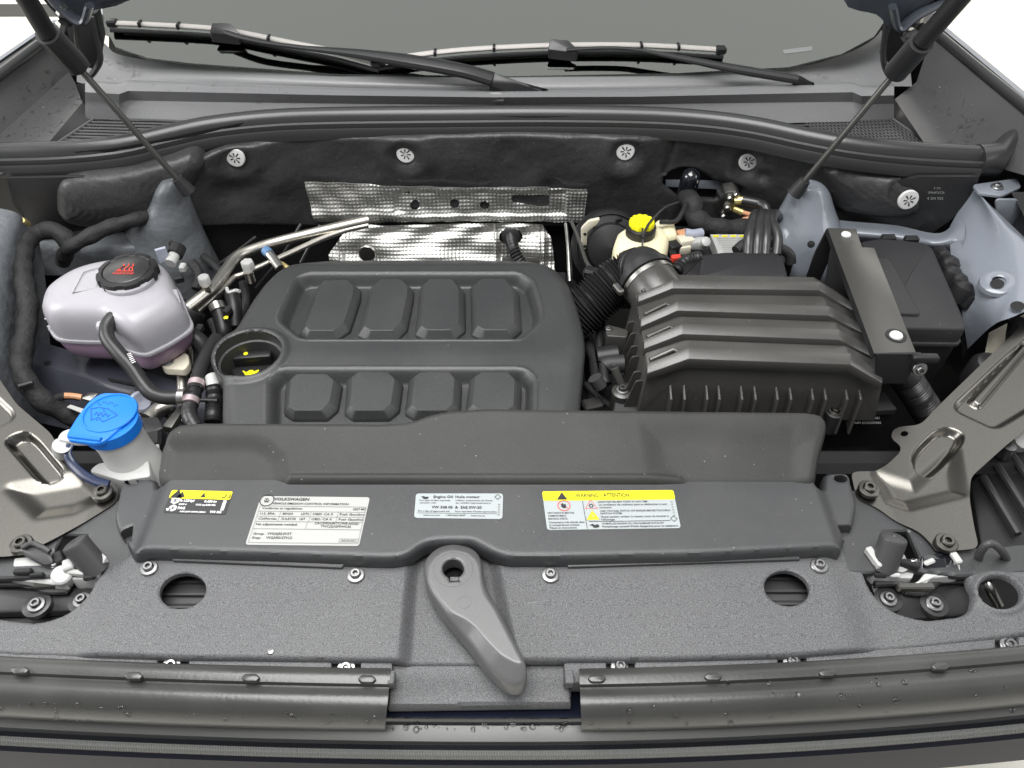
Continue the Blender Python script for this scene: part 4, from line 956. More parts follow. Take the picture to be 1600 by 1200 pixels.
def mpL(V):
    a = 0.75 + 0.2 * np.clip(V[:, 1] / 0.2, 0, 1)     # slope of the sheet
    y = LY0 - 0.002 - V[:, 1] * 0.42 - V[:, 2] * 0.9; z = LZ0 - V[:, 1] * 0.9 + V[:, 2] * 0.42
    return np.stack([V[:, 0], y, z], 1)
put('lower_shield', field(lowpoly, hLow, lh, res=0.0016, rnd=0.0, thick=0.002, hrnd=0.0, mp=mpL), 'foil', hsd, angle=60)
def lowpt(x, s, h=0.0): return Vector(mpL(np.array([[x, s, h]]))[0])
x0 = WW(574, 375, 0.04).x
c_ = inst(CLIP, 'shield_nut', hsd, lowpt(x0, 0.055, 0.02)); c_.data = proto(clip_vf(), 'zinc')
lam = thing('oxygen_sensor', 'black sensor with a ribbed cable poking through the silver heat shield', 'sensor', lowpt(hole_c.x, 0.04))
put('socket', lathe([(0.019, 0), (0.018, 0.012), (0.012, 0.014)], lowpt(hole_c.x, 0.026, -0.01), (0, -0.9, 0.42), n=24), 'black_plastic', lam)
put('cable', tube([lowpt(hole_c.x, 0.028, 0.0), lowpt(hole_c.x + 0.006, 0.045, 0.03), lowpt(hole_c.x + 0.025, 0.075, 0.035), lowpt(hole_c.x + 0.06, 0.10, 0.02), lowpt(hole_c.x + 0.09, 0.14, 0.01)], lambda t, s: 0.011 + 0.001 * math.cos(s * 1200), n=14, sub=14), 'black_plastic', lam)
put('bracket', slab([lowpt(hole_c.x - 0.016, 0.062, 0.02), lowpt(hole_c.x + 0.05, 0.062, 0.02), lowpt(hole_c.x + 0.06, 0.085, 0.02), lowpt(hole_c.x - 0.02, 0.085, 0.02)], (0, 0.01, -0.006), 0.002), 'dark_metal', lam)

# ------------------------------------------------------------------ long rubber cowl seal
cs = thing('cowl_seal', 'long black rubber seal with grooves running along the base of the windscreen cowl', 'rubber seal', W(800, 200, 0.1))
spx = [(-160, 252), (-60, 249), (0, 246), (100, 243), (190, 234), (260, 218), (330, 203), (420, 193), (520, 189), (700, 187), (850, 186), (1000, 188), (1100, 194), (1180, 205), (1260, 222), (1340, 236), (1430, 245), (1528, 250)]
path = catmull([W(u, v, SZ) for u, v in spx], 5)
prof = [(-0.021, -0.006), (-0.020, 0.010), (-0.014, 0.019), (-0.004, 0.022), (0.004, 0.019), (0.009, 0.011), (0.011, 0.004), (0.014, 0.003), (0.016, 0.006), (0.0195, 0.004), (0.0205, -0.004), (0.023, -0.005), (0.0245, -0.002), (0.027, -0.006), (0.0265, -0.022), (0.020, -0.024), (0.0, -0.010)]
rings = []
for i, p in enumerate(path):
    t = (path[min(i + 1, len(path) - 1)] - path[max(i - 1, 0)]).normalized(); s = Vector((0, 0, 1)).cross(t).normalized()
    rings.append([p + s * (-a) + Vector((0, 0, b)) for a, b in prof])
put('seal_body', loft(rings), 'rubber', cs, angle=50)
ce = W(1545, 250, SZ)
put('end_cap', loft([[W(1526, 250, SZ) + Vector((0, 0.028 * math.cos(t), 0.026 * math.sin(t) - 0.002)) for t in [2 * math.pi * k / 20 for k in range(20)]],
                     [W(1556, 248, SZ) + Vector((0, 0.030 * math.cos(t), 0.028 * math.sin(t) - 0.002)) for t in [2 * math.pi * k / 20 for k in range(20)]],
                     [W(1580, 225, SZ + 0.005) + Vector((0.008 * math.cos(t), 0.034 * math.cos(t), 0.034 * math.sin(t))) for t in [2 * math.pi * k / 20 for k in range(20)]],
                     [W(1640, 180, SZ + 0.01) + Vector((0.01 * math.cos(t), 0.036 * math.cos(t), 0.034 * math.sin(t))) for t in [2 * math.pi * k / 20 for k in range(20)]]]), 'rubber', cs, angle=60)

# ================================================================== COWL, WINDSCREEN, WIPERS
cw = thing('windscreen_cowl', 'grey plastic cowl stepping down below the windscreen', 'cowl', W(800, 160, 0.12))
cols_ = [(133, 128, 144, 160, 186), (186, 132, 147, 162, 187), (200, 127, 142, 157, 187), (300, 131, 144, 159, 190), (530, 139, 149, 162, 192), (770, 144, 152, 164, 192), (1000, 142, 151, 163, 192), (1233, 133, 146, 160, 192), (1332, 130, 144, 159, 190), (1346, 137, 150, 163, 188), (1397, 134, 149, 162, 186)]
zs = (0.150, 0.148, 0.128, 0.100)
rows = [[W(c[0], c[1] - 3, 0.130) for c in cols_]] + [[W(c[0], c[1 + i], zs[i]) for c in cols_] for i in range(4)]
R_ = []
for r in rows: R_.append(r)
put('step_panel', patch(R_, 4, False), 'cowl_plastic', cw, angle=28)
put('joint_tab', slab(rc(P3([(764, 144, 0.1515), (785, 145, 0.1515), (788, 158, 0.140), (768, 157, 0.140)]), 0.003), (0, 0.004, -0.006), 0.001), 'cowl_plastic', cw)
floor = [W(-40, 262, 0.096), W(70, 228, 0.096), W(150, 184, 0.096), W(1391, 184, 0.096), W(1465, 234, 0.096), W(1560, 262, 0.096), W(800, 205, 0.096)]
floor = [W(60, 240, 0.094), W(150, 183, 0.094), W(1391, 183, 0.094), W(1470, 240, 0.094), W(1300, 225, 0.094), W(1100, 196, 0.094), W(500, 196, 0.094), W(260, 225, 0.094)]
put('cowl_floor', slab(floor, (0, 0, -0.01), 0), 'black_plastic', cw)
# air grilles: narrow slats, far thinner than ten pixels, joined
mat('grille_plastic', (0.085, 0.085, 0.088), 0.4)
m = MB(); k = 0
for i in range(11):
    v = 186 + i * 4.6; ul = 150 - (v - 184) * 1.55; ur = 330 - i * 3
    m.add(tube([W(ul, v, 0.099), W(ur, v + 5, 0.099)], 0.0020, n=6, sub=1, smooth=False))
put('grille_frame', tube(P3([(340, 192, 0.099), (150, 184, 0.100), (80, 230, 0.100)]), 0.003, n=8, sub=1, smooth=False), 'grille_plastic', cw)
for i in range(30):
    u = 160 + i * 5.2; m.add(tube([W(u, 185, 0.097), W(u - 70, 232, 0.097)], 0.0008, n=4, sub=1, smooth=False))
m.build('grille_slats', 'grille_plastic', cw, kind='stuff')
m = MB()
for i in range(10):
    v = 187 + i * 4.6; ur = 1393 + (v - 184) * 1.5
    m.add(tube([W(1230, v + 5, 0.099), W(ur, v, 0.099)], 0.0018, n=6, sub=1, smooth=False))
for i in range(26):
    u = 1250 + i * 6; m.add(tube([W(u, 186, 0.099), W(u + 66, 232, 0.099)], 0.0014, n=4, sub=1, smooth=False))
put('grille_frame', tube(P3([(1210, 192, 0.099), (1391, 184, 0.100), (1462, 232, 0.100)]), 0.003, n=8, sub=1, smooth=False), 'grille_plastic', cw)
m.build('grille_slats', 'gutter_plastic', cw, kind='stuff')
# sloping apron between the step and the glass
ap = [(120, 60), (150, 60), (166, 70), (182, 84), (233, 94), (300, 100), (530, 117), (800, 120), (1060, 115), (1233, 106), (1316, 86), (1366, 60), (1388, 30), (1420, 20)]
dnr = [(120, 128), (133, 131), (160, 134), (190, 135), (235, 133), (300, 134), (530, 142), (800, 147), (1060, 144), (1233, 137), (1320, 134), (1366, 137), (1400, 135), (1425, 135)]
put('glass_apron', patch([[W(u, v, 0.147) for u, v in ap], [W(u, (v + dv) / 2, 0.142) for (u, v), (_, dv) in zip(ap, dnr)], [W(u, v, 0.128) for u, v in dnr]], 4), 'cowl_plastic', cw, angle=60)
# side channels
def channel(lines, label, base, material):
    t = thing('cowl_channel', label, 'cowl channel', base)
    names = ('edge_bead', 'side_wall', 'channel_floor', 'inner_wall')
    for nme, a, b in zip(names, lines, lines[1:]):
        put(nme, patch([[W(*p) for p in a], [W(*p) for p in b]], 8, False), material, t)
    return t
LL = [[(95, 34, 0.178), (-160, 210, 0.178)], [(100, 48, 0.172), (-160, 236, 0.172)], [(108, 112, 0.120), (-160, 356, 0.108)], [(132, 156, 0.120), (60, 242, 0.108)], [(152, 184, 0.095), (76, 240, 0.095)]]
chl = channel(LL, 'wet black plastic channel between the left fender edge and the grille slats', W(60, 150, 0.1), 'gutter_plastic')
RR = [[(1462, 40, 0.178), (1760, 285, 0.178)], [(1455, 58, 0.172), (1760, 320, 0.172)], [(1432, 128, 0.120), (1560, 262, 0.108)], [(1398, 155, 0.120), (1462, 250, 0.108)], [(1390, 184, 0.095), (1460, 238, 0.095)]]
chr_ = channel(RR, 'wet black plastic channel between the right fender edge and the mesh grille', W(1500, 170, 0.1), 'gutter_plastic')
for t, pts, z in ((chl, [(98, 42), (50, 78), (0, 116), (-80, 176)], 0.180), (chr_, [(1458, 48), (1530, 108), (1600, 165), (1700, 250)], 0.180)):
    put('edge_tube', tube([W(u, v, z) for u, v in pts], 0.009, n=14), 'rubber', t)
put('end_plate', slab(P3([(132, 130, 0.150), (134, 158, 0.128), (152, 185, 0.097), (128, 158, 0.120), (118, 132, 0.150)]), (0.002, 0, 0), 0), 'black_plastic', chl)
# fenders outside the channels
bd = thing('car_body', 'blue grey painted car body around the engine bay with fenders and towers', 'car body', (0, 1.0, -0.3))
put('fender', patch([[W(90, 32, 0.180), W(-160, 205, 0.180)], [W(84, 31, 0.177), W(-168, 202, 0.177)], [W(84, 31, 0.177) + Vector((0, 0, -0.3)), W(-168, 202, 0.177) + Vector((0, 0, -0.3))]], 6, False), 'paint', bd)
put('fender', patch([[W(1466, 40, 0.180), W(1760, 284, 0.180)], [W(1476, 40, 0.177), W(1772, 284, 0.177)], [W(1476, 40, 0.177) + Vector((0, 0, -0.3)), W(1772, 284, 0.177) + Vector((0, 0, -0.3))]], 6, False), 'paint', bd)

# windscreen
gb = 0.52; ga = 0.150 - gb * W(800, 118, 0.150).y
def G(u, v, o=0.0): return WP(u, v, ga + o, gb)
ws = thing('windscreen', 'grey green tinted windscreen above the cowl', 'windscreen', G(800, 118))
ge = [(120, -90), (158, -20), (160, 20), (167, 48), (180, 73), (233, 91), (300, 99), (530, 116), (800, 119), (1060, 114), (1233, 105), (1316, 84), (1366, 57), (1388, 24), (1392, -20), (1440, -90), (1300, -330), (300, -330)]
def gp(l, o): return [G(u, v, o) for u, v in l]
gq = gp(ge[:-2], 0) + [Vector((0.66, 2.5, ga + gb * 2.5)), Vector((-0.66, 2.5, ga + gb * 2.5))]
put('pane', slab(gq, (0, 0.002, -0.0045), 0), 'glass', ws, smooth=False)
fr_in = [(200, -90), (205, -20), (207, 20), (212, 44), (222, 62), (262, 77), (320, 84), (535, 98), (800, 101), (1055, 97), (1222, 90), (1296, 72), (1330, 50), (1345, 20), (1348, -20), (1380, -90)]
ge2 = [(150, -90)] + ge[1:15] + [(1410, -90)]
vv = gp(ge2, -0.0065) + gp(fr_in, -0.0065); n_ = len(ge2)
put('frit_band', (vv, [(i, i + 1, n_ + i + 1, n_ + i) for i in range(n_ - 1)]), 'frit', ws, smooth=False)
dash = thing('dashboard', 'dull grey dashboard top seen through the windscreen', 'dashboard', G(800, 60, -0.1))
put('dash_top', patch([[WP(u, v, ga - 0.035, gb * 0.9) for u in (170, 400, 800, 1200, 1385)] for v in (160, 60, -60, -200)], 3), 'dash', dash)
put('cabin_blocker', slab([Vector((-0.7, 2.6, -0.3)), Vector((0.7, 2.6, -0.3)), Vector((0.7, 2.6, 0.72)), Vector((-0.7, 2.6, 0.72))], (0, 0.05, 0), 0), 'dash', dash)  # unseen board added to block light coming through the cabin
put('roof', patch([[Vector((-0.68, 2.48, 0.73)), Vector((0, 2.45, 0.75)), Vector((0.68, 2.48, 0.73))], [Vector((-0.66, 4.0, 0.78)), Vector((0, 4.0, 0.80)), Vector((0.66, 4.0, 0.78))]], 4, True, 0.03), 'paint', bd)  # roof out of view, added to block light from behind
for s_ in (-1, 1): put('roof_pillar', tube([Vector((s_ * 0.80, 1.58, 0.17)), Vector((s_ * 0.74, 2.0, 0.46)), Vector((s_ * 0.68, 2.5, 0.73))], 0.04, n=12), 'paint', bd)
for q_ in (((1398, 62), (1466, 40), (1470, 70), (1440, 132), (1396, 160)), ((150, 62), (92, 40), (88, 70), (110, 118), (134, 160))): put('hinge_pocket', slab([WY(u, v, 1.535) for u, v in q_], (0, 0.01, 0), 0), 'deep_black', bd)
put('vin_plate', slab(rc([G(1222, 78, 0.0008), G(1270, 72, 0.0008), G(1268, 79, 0.0008), G(1226, 84, 0.0008)], 0.002), (0, 0, -0.0006), 0), 'print_grey', ws)
# wipers
def wiper(name_label, blade, clip, arm, arm_r, pivot, dots):
    t = thing('wiper', name_label, 'wiper', G(*pivot))
    bl = [G(u, v, 0.016) for u, v in blade]
    put('blade_spoiler', tube(bl, 0.0072, n=12, flat=0.6), 'blade_grey', t)
    put('blade_rubber', tube([p + Vector((0, -0.008, -0.010)) for p in bl], 0.004, n=8), 'wiper_black', t)
    for u, v in dots: put('blade_clip', box(G(u, v, 0.020), (0.005, 0.017, 0.010), bevel=0.001), 'wiper_black', t)
    for q, d in ((blade[0], 1), (blade[-1], -1)): put('end_cap', box(G(q[0] + 4 * d, q[1], 0.016), (0.020, 0.017, 0.013), bevel=0.003), 'wiper_black', t)
    put('blade_holder', slab(rc([G(clip[0] - 18, clip[1] + 8, 0.030), G(clip[0] - 14, clip[1] - 9, 0.034), G(clip[0] + 14, clip[1] - 8, 0.034), G(clip[0] + 30, clip[1] + 8, 0.028), G(clip[0] + 26, clip[1] + 13, 0.026)], 0.004), (0, 0.002, -0.016), 0.002), 'wiper_black', t)
    put('arm', tube([G(u, v, o) for u, v, o in arm], arm_r, n=12, sub=8, flat=0.55), 'wiper_black', t)
    return t
wl_ = wiper('windscreen wiper with its thick black arm reaching to the middle of the cowl', [(172, 36), (240, 39), (345, 46), (450, 66), (520, 80), (592, 99)], (345, 44),
      [(352, 50, 0.028), (400, 64, 0.030), (470, 74, 0.030), (560, 84, 0.032), (640, 96, 0.034), (720, 110, 0.034), (770, 124, 0.028)], lambda t, s: 0.006 + 0.013 * min(1, max(0, (t - 0.3) / 0.4)), (775, 125), [(219, 37), (279, 40), (420, 60)])
put('arm_head', slab(rc([G(766, 112, 0.036), G(782, 116, 0.036), G(815, 128, 0.030), G(860, 143, 0.02), G(790, 144, 0.02), G(764, 134, 0.03)], 0.006), (0, 0.003, -0.014), 0.004), 'wiper_black', wl_)
wr_ = wiper('windscreen wiper with a thin black arm and straight pale blade near its clip', [(590, 96), (660, 85), (740, 77), (870, 71), (1000, 71), (1130, 78)], (874, 70),
      [(885, 78, 0.028), (940, 75, 0.030), (990, 77, 0.030), (1050, 88, 0.030), (1150, 108, 0.030), (1245, 124, 0.026)], lambda t, s: 0.005 + 0.008 * min(1, max(0, (t - 0.35) / 0.4)), (1250, 126), [(680, 82), (772, 75), (1002, 71), (1060, 73)])
put('arm_head', slab(rc([G(1240, 116, 0.034), G(1252, 118, 0.034), G(1275, 132, 0.022), G(1244, 134, 0.022)], 0.004), (0, 0.003, -0.012), 0.003), 'wiper_black', wr_)

# ------------------------------------------------------------------ gas struts, hinges, raised hood
def strut(label, b, s0, s1, top_, yb_, yt):
    B = W(b[0], b[1], 0.088); n = 0
    t = thing('gas_strut', label, 'gas strut', B)
    def at(p, y): return WY(p[0], p[1], y)
    S0 = at(s0, yb_); S1 = at(s1, (yb_ + yt) / 2); T_ = at(top_, yt)
    put('rod', tube([B, S0], 0.0048, n=14, sub=2, smooth=False), 'dark_metal', t)
    put('sleeve', tube([S0, S1], 0.0165, n=24, sub=2, smooth=False), 'rubber', t)
    put('cylinder', tube([S1, T_], 0.0125, n=24, sub=2, smooth=False), 'black_plastic', t)
    d = (S0 - B).normalized()
    put('ball_socket', tube([B - d * 0.012, B + d * 0.016], [0.013, 0.009], n=18, sub=3, smooth=False), 'box_plastic', t)
    put('socket_ring', tube([B + d * 0.010, B + d * 0.015], 0.0085, n=16, sub=2, smooth=False), 'zinc', t)
strut('gas strut standing on the shaded tower beside the coolant tank', (287, 291), (120, 102), (74, 52), (0, -70), 1.10, 1.02)
strut('gas strut standing on the light blue grey tower beside the fuse box', (1248, 294), (1400, 112), (1440, 66), (1550, -60), 1.10, 1.02)
hd = thing('raised_hood', 'raised hood of the car with blue grey underside corners at its hinges', 'hood', WY(800, -120, 1.30))
def hp_(u, v, y): return WY(u, v, y)
rowA = [hp_(40, -70, 1.20), hp_(70, -30, 1.26), hp_(110, 20, 1.29), hp_(125, 36, 1.30), hp_(148, 12, 1.31), hp_(200, 2, 1.32), hp_(330, -40, 1.34), hp_(800, -90, 1.36), hp_(1270, -40, 1.34), hp_(1340, 4, 1.32), hp_(1385, 16, 1.31), hp_(1408, 38, 1.30), hp_(1440, 14, 1.29), hp_(1510, -30, 1.26), hp_(1550, -70, 1.20)]
lift = lambda p, k: Vector((p.x * (1 + 0.06 * k), p.y - 0.13 * k, p.z + 0.52 * k))
put('inner_panel', patch([rowA, [lift(p, .15) for p in rowA], [lift(p, 1) for p in rowA], [lift(p, 1.7) for p in rowA]], 3, True, 0.02), 'hood_paint', hd, angle=60)
for s, q in ((0, ((60, -30), (95, 12), (128, 34), (140, 8))), (1, ((1560, -40), (1440, 20), (1406, 44), (1395, 10)))):
    put('hinge_flange', tube([hp_(u, v, 1.27) for u, v in q], 0.012, n=10, flat=0.5), 'hood_paint', hd)
for nm, bolts, arm, cav, lab in (('l', ((97, 16), (96, 42)), ((118, 30), (120, 60), (124, 80), (138, 104)), ((100, 30), (150, 20), (158, 60), (150, 110), (118, 100)), 'black hood hinge with bolts beside the left strut sleeve'),
                                 ('r', ((1436, 27), (1420, 52)), ((1442, 34), (1425, 56), (1412, 78)), ((1392, 40), (1440, 30), (1440, 90), (1398, 108), (1380, 90)), 'black hood hinge with wrapped cable beside the right strut sleeve')):
    t = hd
    put('hinge_cavity_shade', slab([WY(u, v, 1.315) for u, v in cav], (0, 0.02, 0), 0.002), 'deep_black', t)  # black sheet stands in for the shade inside the hinge cavity
    put('hinge_arm', tube([WY(u, v, 1.285) for u, v in arm], 0.007, n=10, flat=0.5), 'dark_metal', t)
    for u, v in bolts: put('bolt', tube([WY(u - 2, v + 7, 1.27), WY(u + 2, v - 7, 1.27)], 0.0075, n=6, sub=1, smooth=False), 'zinc', t)
    if nm == 'r': put('cable', tube([WY(u, v, 1.26) for u, v in ((1410, 64), (1425, 54), (1440, 56), (1452, 44))], lambda t_, s: 0.007 + 0.0012 * math.cos(s * 700), n=10, sub=12), 'tape', t)
    put('trim_curve', tube([WY(u, v, 1.30) for u, v in (((142, 26), (150, 60), (157, 90), (150, 108), (140, 120)) if nm == 'l' else ((1386, 30), (1382, 60), (1380, 90), (1385, 110), (1395, 124)))], 0.005, n=8), 'rubber', t)

# ================================================================== BODY SHELL AND DARK ENGINE BAY
eb_ = thing('engine_block', 'engine and gearbox filler coloured black for the deep shade below the cover', 'engine', (0, 0.9, -0.45))
put('bay_floor', slab([Vector((-0.95, 0.45, -0.40)), Vector((0.95, 0.45, -0.40)), Vector((0.95, 1.40, -0.40)), Vector((-0.95, 1.40, -0.40))], (0, 0, -0.02), 0), 'deep_black', eb_)  # filler bodies coloured near black so the deep gaps look shaded
put('block', box((-0.12, 0.92, -0.20), (0.46, 0.34, 0.30), bevel=0.02), 'deep_black', eb_)
put('gearbox', box((0.28, 0.90, -0.24), (0.34, 0.30, 0.20), bevel=0.03), 'deep_black', eb_)
put('battery_tray', box(W(1140, 470, -0.12), (0.34, 0.22, 0.10), bevel=0.01), 'deep_black', eb_)
put('front_beam', box((0, W(800, 760, -0.1).y + 0.01, -0.12), (1.5, 0.04, 0.14), bevel=0.01), 'deep_black', eb_)
for s in (-1, 1): put('side_skirt', box((s * 0.86, 0.95, -0.25), (0.03, 1.1, 0.42), bevel=0.004), 'deep_black', eb_)

# strut towers
def tower(px_rings, material, n=30):
    rings = []
    for u, v, z, rx, ry in px_rings:
        c = W(u, v, z); rings.append([c + Vector((math.cos(t) * rx, math.sin(t) * ry, 0)) for t in [2 * math.pi * k / n for k in range(n)]])
    R2 = []
    for k in range(n):
        R2.append(catmull([r[k] for r in rings], 4))
    return loft([[R2[k][i] for k in range(n)] for i in range(len(R2[0]))])
tl = put('strut_tower', tower([(266, 282, 0.084, 0.004, 0.004), (266, 281, 0.082, 0.014, 0.014), (264, 290, 0.070, 0.022, 0.026), (262, 308, 0.045, 0.034, 0.036), (258, 335, 0.015, 0.050, 0.045), (254, 362, -0.02, 0.068, 0.055), (255, 395, -0.06, 0.085, 0.065), (260, 440, -0.13, 0.11, 0.08)], 'paint_shaded'), 'paint_shaded', bd, angle=60)
trw = put('strut_tower', tower([(1266, 290, 0.084, 0.004, 0.004), (1266, 289, 0.082, 0.020, 0.018), (1266, 300, 0.066, 0.032, 0.030), (1264, 322, 0.040, 0.042, 0.042), (1262, 350, 0.012, 0.056, 0.052), (1262, 378, -0.02, 0.070, 0.058), (1262, 410, -0.06, 0.078, 0.062), (1262, 450, -0.14, 0.085, 0.07)], 'paint'), 'paint', bd, angle=60)
for u, v, z, pr, nrm in ((1251, 363, 0.012, trw, (-0.3, -0.8, 0.45)), (287, 363, -0.01, tl, (0.3, -0.8, 0.45))):
    put('drain_hole', lathe([(0.006, 0), (0.0001, 0.001)], W(u, v, z) + Vector((0, -0.052, 0.012)), nrm, n=14, caps=False), 'deep_black', pr)
# right inner fender: shelf, apron, fold and bracket
put('inner_fender', patch([P3([(1275, 340, 0.0), (1330, 346, 0.005), (1400, 352, 0.012), (1470, 364, 0.022), (1500, 330, 0.05)]),
                           P3([(1275, 362, -0.01), (1330, 366, 0.008), (1400, 372, 0.016), (1465, 382, 0.024), (1508, 362, 0.05)]),
                           P3([(1275, 400, -0.09), (1330, 395, -0.06), (1400, 398, -0.05), (1466, 405, -0.03), (1500, 400, 0.03)])], 6), 'paint', bd, angle=60)
put('inner_fender', patch([P3([(1485, 352, 0.030), (1516, 300, 0.080), (1532, 306, 0.094), (1545, 318, 0.088)]),
                           P3([(1486, 400, 0.024), (1540, 372, 0.062), (1566, 352, 0.086), (1585, 356, 0.080)]),
                           P3([(1500, 470, 0.004), (1560, 452, 0.048), (1605, 398, 0.078), (1630, 400, 0.072)]),
                           P3([(1512, 545, -0.055), (1552, 508, 0.022), (1590, 492, 0.050), (1680, 450, 0.064)])], 8), 'paint', bd, angle=60)
put('inner_fender', patch([P3([(1500, 470, 0.004), (1512, 545, -0.055)]), P3([(1496, 475, -0.12), (1504, 560, -0.18)])], 6, False), 'paint_shaded', bd)
put('fender_dimple', lathe([(0.026, -0.004), (0.024, 0.002), (0.020, 0.004), (0.012, 0.0045), (0.009, 0.003)], W(1560, 441, 0.0535), (-0.30, -0.12, 0.95), n=28, caps=False), 'paint', bd)
put('fender_hole', lathe([(0.009, 0.0), (0.0001, 0.0003)], W(1558, 443, 0.0575), (-0.30, -0.12, 0.95), n=18, caps=False), 'deep_black', bd)
put('fender_hole', lathe([(0.009, 0.0), (0.0001, 0.0003)], W(1590, 478, 0.0585), (-0.30, -0.12, 0.95), n=18, caps=False), 'deep_black', bd)
put('corner_bracket', slab(rc(P3([(1520, 288, 0.10), (1590, 278, 0.10), (1596, 292, 0.10), (1566, 306, 0.10), (1530, 302, 0.10)]), 0.006), (0, 0, -0.004), 0.001), 'paint', bd)
put('corner_bracket', slab(rc([WY(1556, 312, 1.06), WY(1592, 312, 1.06), WY(1598, 330, 1.06), WY(1570, 368, 1.06), WY(1556, 340, 1.06)], 0.008), (0, 0.004, 0), 0.001), 'paint', bd)
inst(SCREW, 'screw', bd, W(1558, 292, 0.101))
put('fender_side', patch([P3([(1580, 300, 0.10), (1700, 300, 0.13)]), P3([(1610, 370, 0.07), (1760, 370, 0.10)]), P3([(1640, 560, -0.08), (1800, 540, -0.08)])], 5), 'deep_black', bd)
# pale floor patch visible past the apron and the black lamp pipe
lp_ = thing('headlamp_hose', 'black bent rubber hose below the cut edge of the light fender', 'hose', W(1550, 570, -0.06))
put('hose', tube(P3([(1590, 500, 0.0), (1586, 520, -0.02), (1582, 545, -0.03), (1560, 575, -0.04), (1540, 600, -0.06)]), 0.012, n=14), 'rubber', lp_)
put('boot', lathe([(0.022, -0.05), (0.024, -0.01), (0.018, 0.0), (0.008, 0.004)], W(1548, 566, -0.03), (0, -0.2, 1), n=20), 'rubber', lp_)
put('pale_floor_patch', patch([P3([(1545, 520, -0.04), (1640, 470, -0.04)]), P3([(1530, 600, -0.06), (1640, 560, -0.06)])], 3, False), 'connector_cream', bd)  # added cream sheet standing in for the pale floor beyond

# left inner fender, shelf and rail
put('inner_fender', patch([P3([(-200, 300, 0.09), (-60, 318, 0.085), (20, 330, 0.075), (42, 352, 0.045), (60, 372, 0.02)]),
                           P3([(-200, 420, 0.08), (-80, 420, 0.07), (0, 415, 0.05), (38, 420, 0.01), (70, 430, -0.03)]),
                           P3([(-200, 560, 0.03), (-60, 540, 0.03), (0, 530, 0.0), (40, 540, -0.05), (80, 560, -0.10)]),
                           P3([(-200, 680, 0.0), (-60, 660, -0.02), (0, 650, -0.05), (50, 650, -0.10), (90, 660, -0.16)])], 6), 'paint_shaded', bd, angle=60)
put('inner_fender', patch([P3([(40, 350, 0.0), (110, 360, -0.01), (200, 362, -0.01), (290, 360, -0.03)]), P3([(48, 385, -0.02), (110, 388, -0.02), (200, 390, -0.02), (300, 395, -0.06)]),
                           P3([(60, 430, -0.08), (110, 430, -0.07), (200, 425, -0.07), (310, 440, -0.14)])], 6), 'paint_shaded', bd, angle=60)
put('clip_bracket', lathe([(0.006, -0.02), (0.006, 0.0), (0.004, 0.003)], W(35, 345, 0.055), (0.2, -0.5, 0.6), n=12), 'brass', bd)
rail = [P3([(20, 520, -0.07), (90, 542, -0.07), (200, 572, -0.075), (330, 612, -0.08), (440, 640, -0.08)]), P3([(10, 560, -0.072), (70, 572, -0.072), (190, 606, -0.077), (320, 632, -0.082), (440, 655, -0.082)]),
        P3([(10, 566, -0.076), (70, 579, -0.076), (190, 613, -0.081), (320, 640, -0.086), (440, 662, -0.086)]), P3([(0, 640, -0.14), (60, 660, -0.14), (190, 690, -0.14), (320, 720, -0.14), (440, 730, -0.14)])]
rl = put('chassis_rail', patch(rail, 4, False), 'rail_paint', bd, angle=40)
put('rail_slot', slab(rc(P3([(168, 590, -0.0735), (216, 600, -0.0745), (217, 604, -0.0745), (170, 595, -0.0735)]), 0.002), (0, 0, -0.0005), 0), 'deep_black', rl)
put('rail_hole', lathe([(0.0055, 0), (0.0001, 0.0006)], W(74, 567, -0.0705), n=16, caps=False), 'deep_black', rl)
# wiring harness on the left
wh = thing('wiring_harness', 'thick black taped wiring harness looping along the left inner fender', 'wiring harness', W(50, 480, 0))
def lump(r): return lambda t, s: r * (1 + 0.07 * math.sin(s * 170) + 0.05 * math.sin(s * 63 + 1))
put('branch', tube(P3([(250, 332, 0.02), (215, 342, 0.03), (170, 355, 0.03), (135, 372, 0.025), (108, 388, 0.01), (98, 408, -0.03)]), lump(0.0122), n=14, sub=12), 'tape', wh)
put('trunk', tube(P3([(112, 384, 0.008), (100, 370, 0.022), (82, 360, 0.03), (60, 364, 0.03), (42, 378, 0.03), (36, 400, 0.028), (38, 440, 0.02), (44, 480, 0.005), (40, 520, -0.01), (34, 550, -0.02), (34, 580, -0.02), (48, 606, -0.03), (72, 630, -0.05), (100, 644, -0.07), (140, 668, -0.10)]), lump(0.0145), n=14, sub=10), 'tape', wh)
put('tie', tube(P3([(30, 604, -0.012), (52, 598, -0.012)]), 0.004, n=8, sub=2), 'black_plastic', wh)
put('side_branch', tube(P3([(74, 628, -0.045), (90, 622, -0.05), (106, 618, -0.055), (124, 620, -0.06)]), 0.006, n=10), 'tape', wh)
gp_ = thing('ground_cable_lug', 'copper coloured earth cable lug bolted to the rail behind the blue cap', 'cable lug', W(130, 622, -0.06))
put('cable', tube(P3([(100, 618, -0.05), (116, 619, -0.055), (128, 621, -0.058)]), 0.0045, n=10), 'copper', gp_)
put('lug', slab(rc(P3([(126, 622, -0.055), (140, 612, -0.055), (154, 614, -0.055), (140, 626, -0.055)]), 0.003), (0, 0, -0.004), 0.001), 'zinc', gp_)
put('label', slab(P3([(110, 632, -0.055), (134, 640, -0.055), (130, 646, -0.055), (104, 636, -0.055)]), (0, 0, -0.002), 0), 'grey_white', gp_)
gm = thing('rubber_grommet', 'grey rubber grommet on the rail behind the washer cap', 'grommet', W(220, 628, -0.06))
put('ring', lathe([(0.016, -0.01), (0.016, 0.004), (0.012, 0.008), (0.007, 0.006), (0.0001, 0.004)], W(220, 628, -0.055), (0.5, -0.5, 0.7), n=24, caps=False), 'connector_grey', gm)
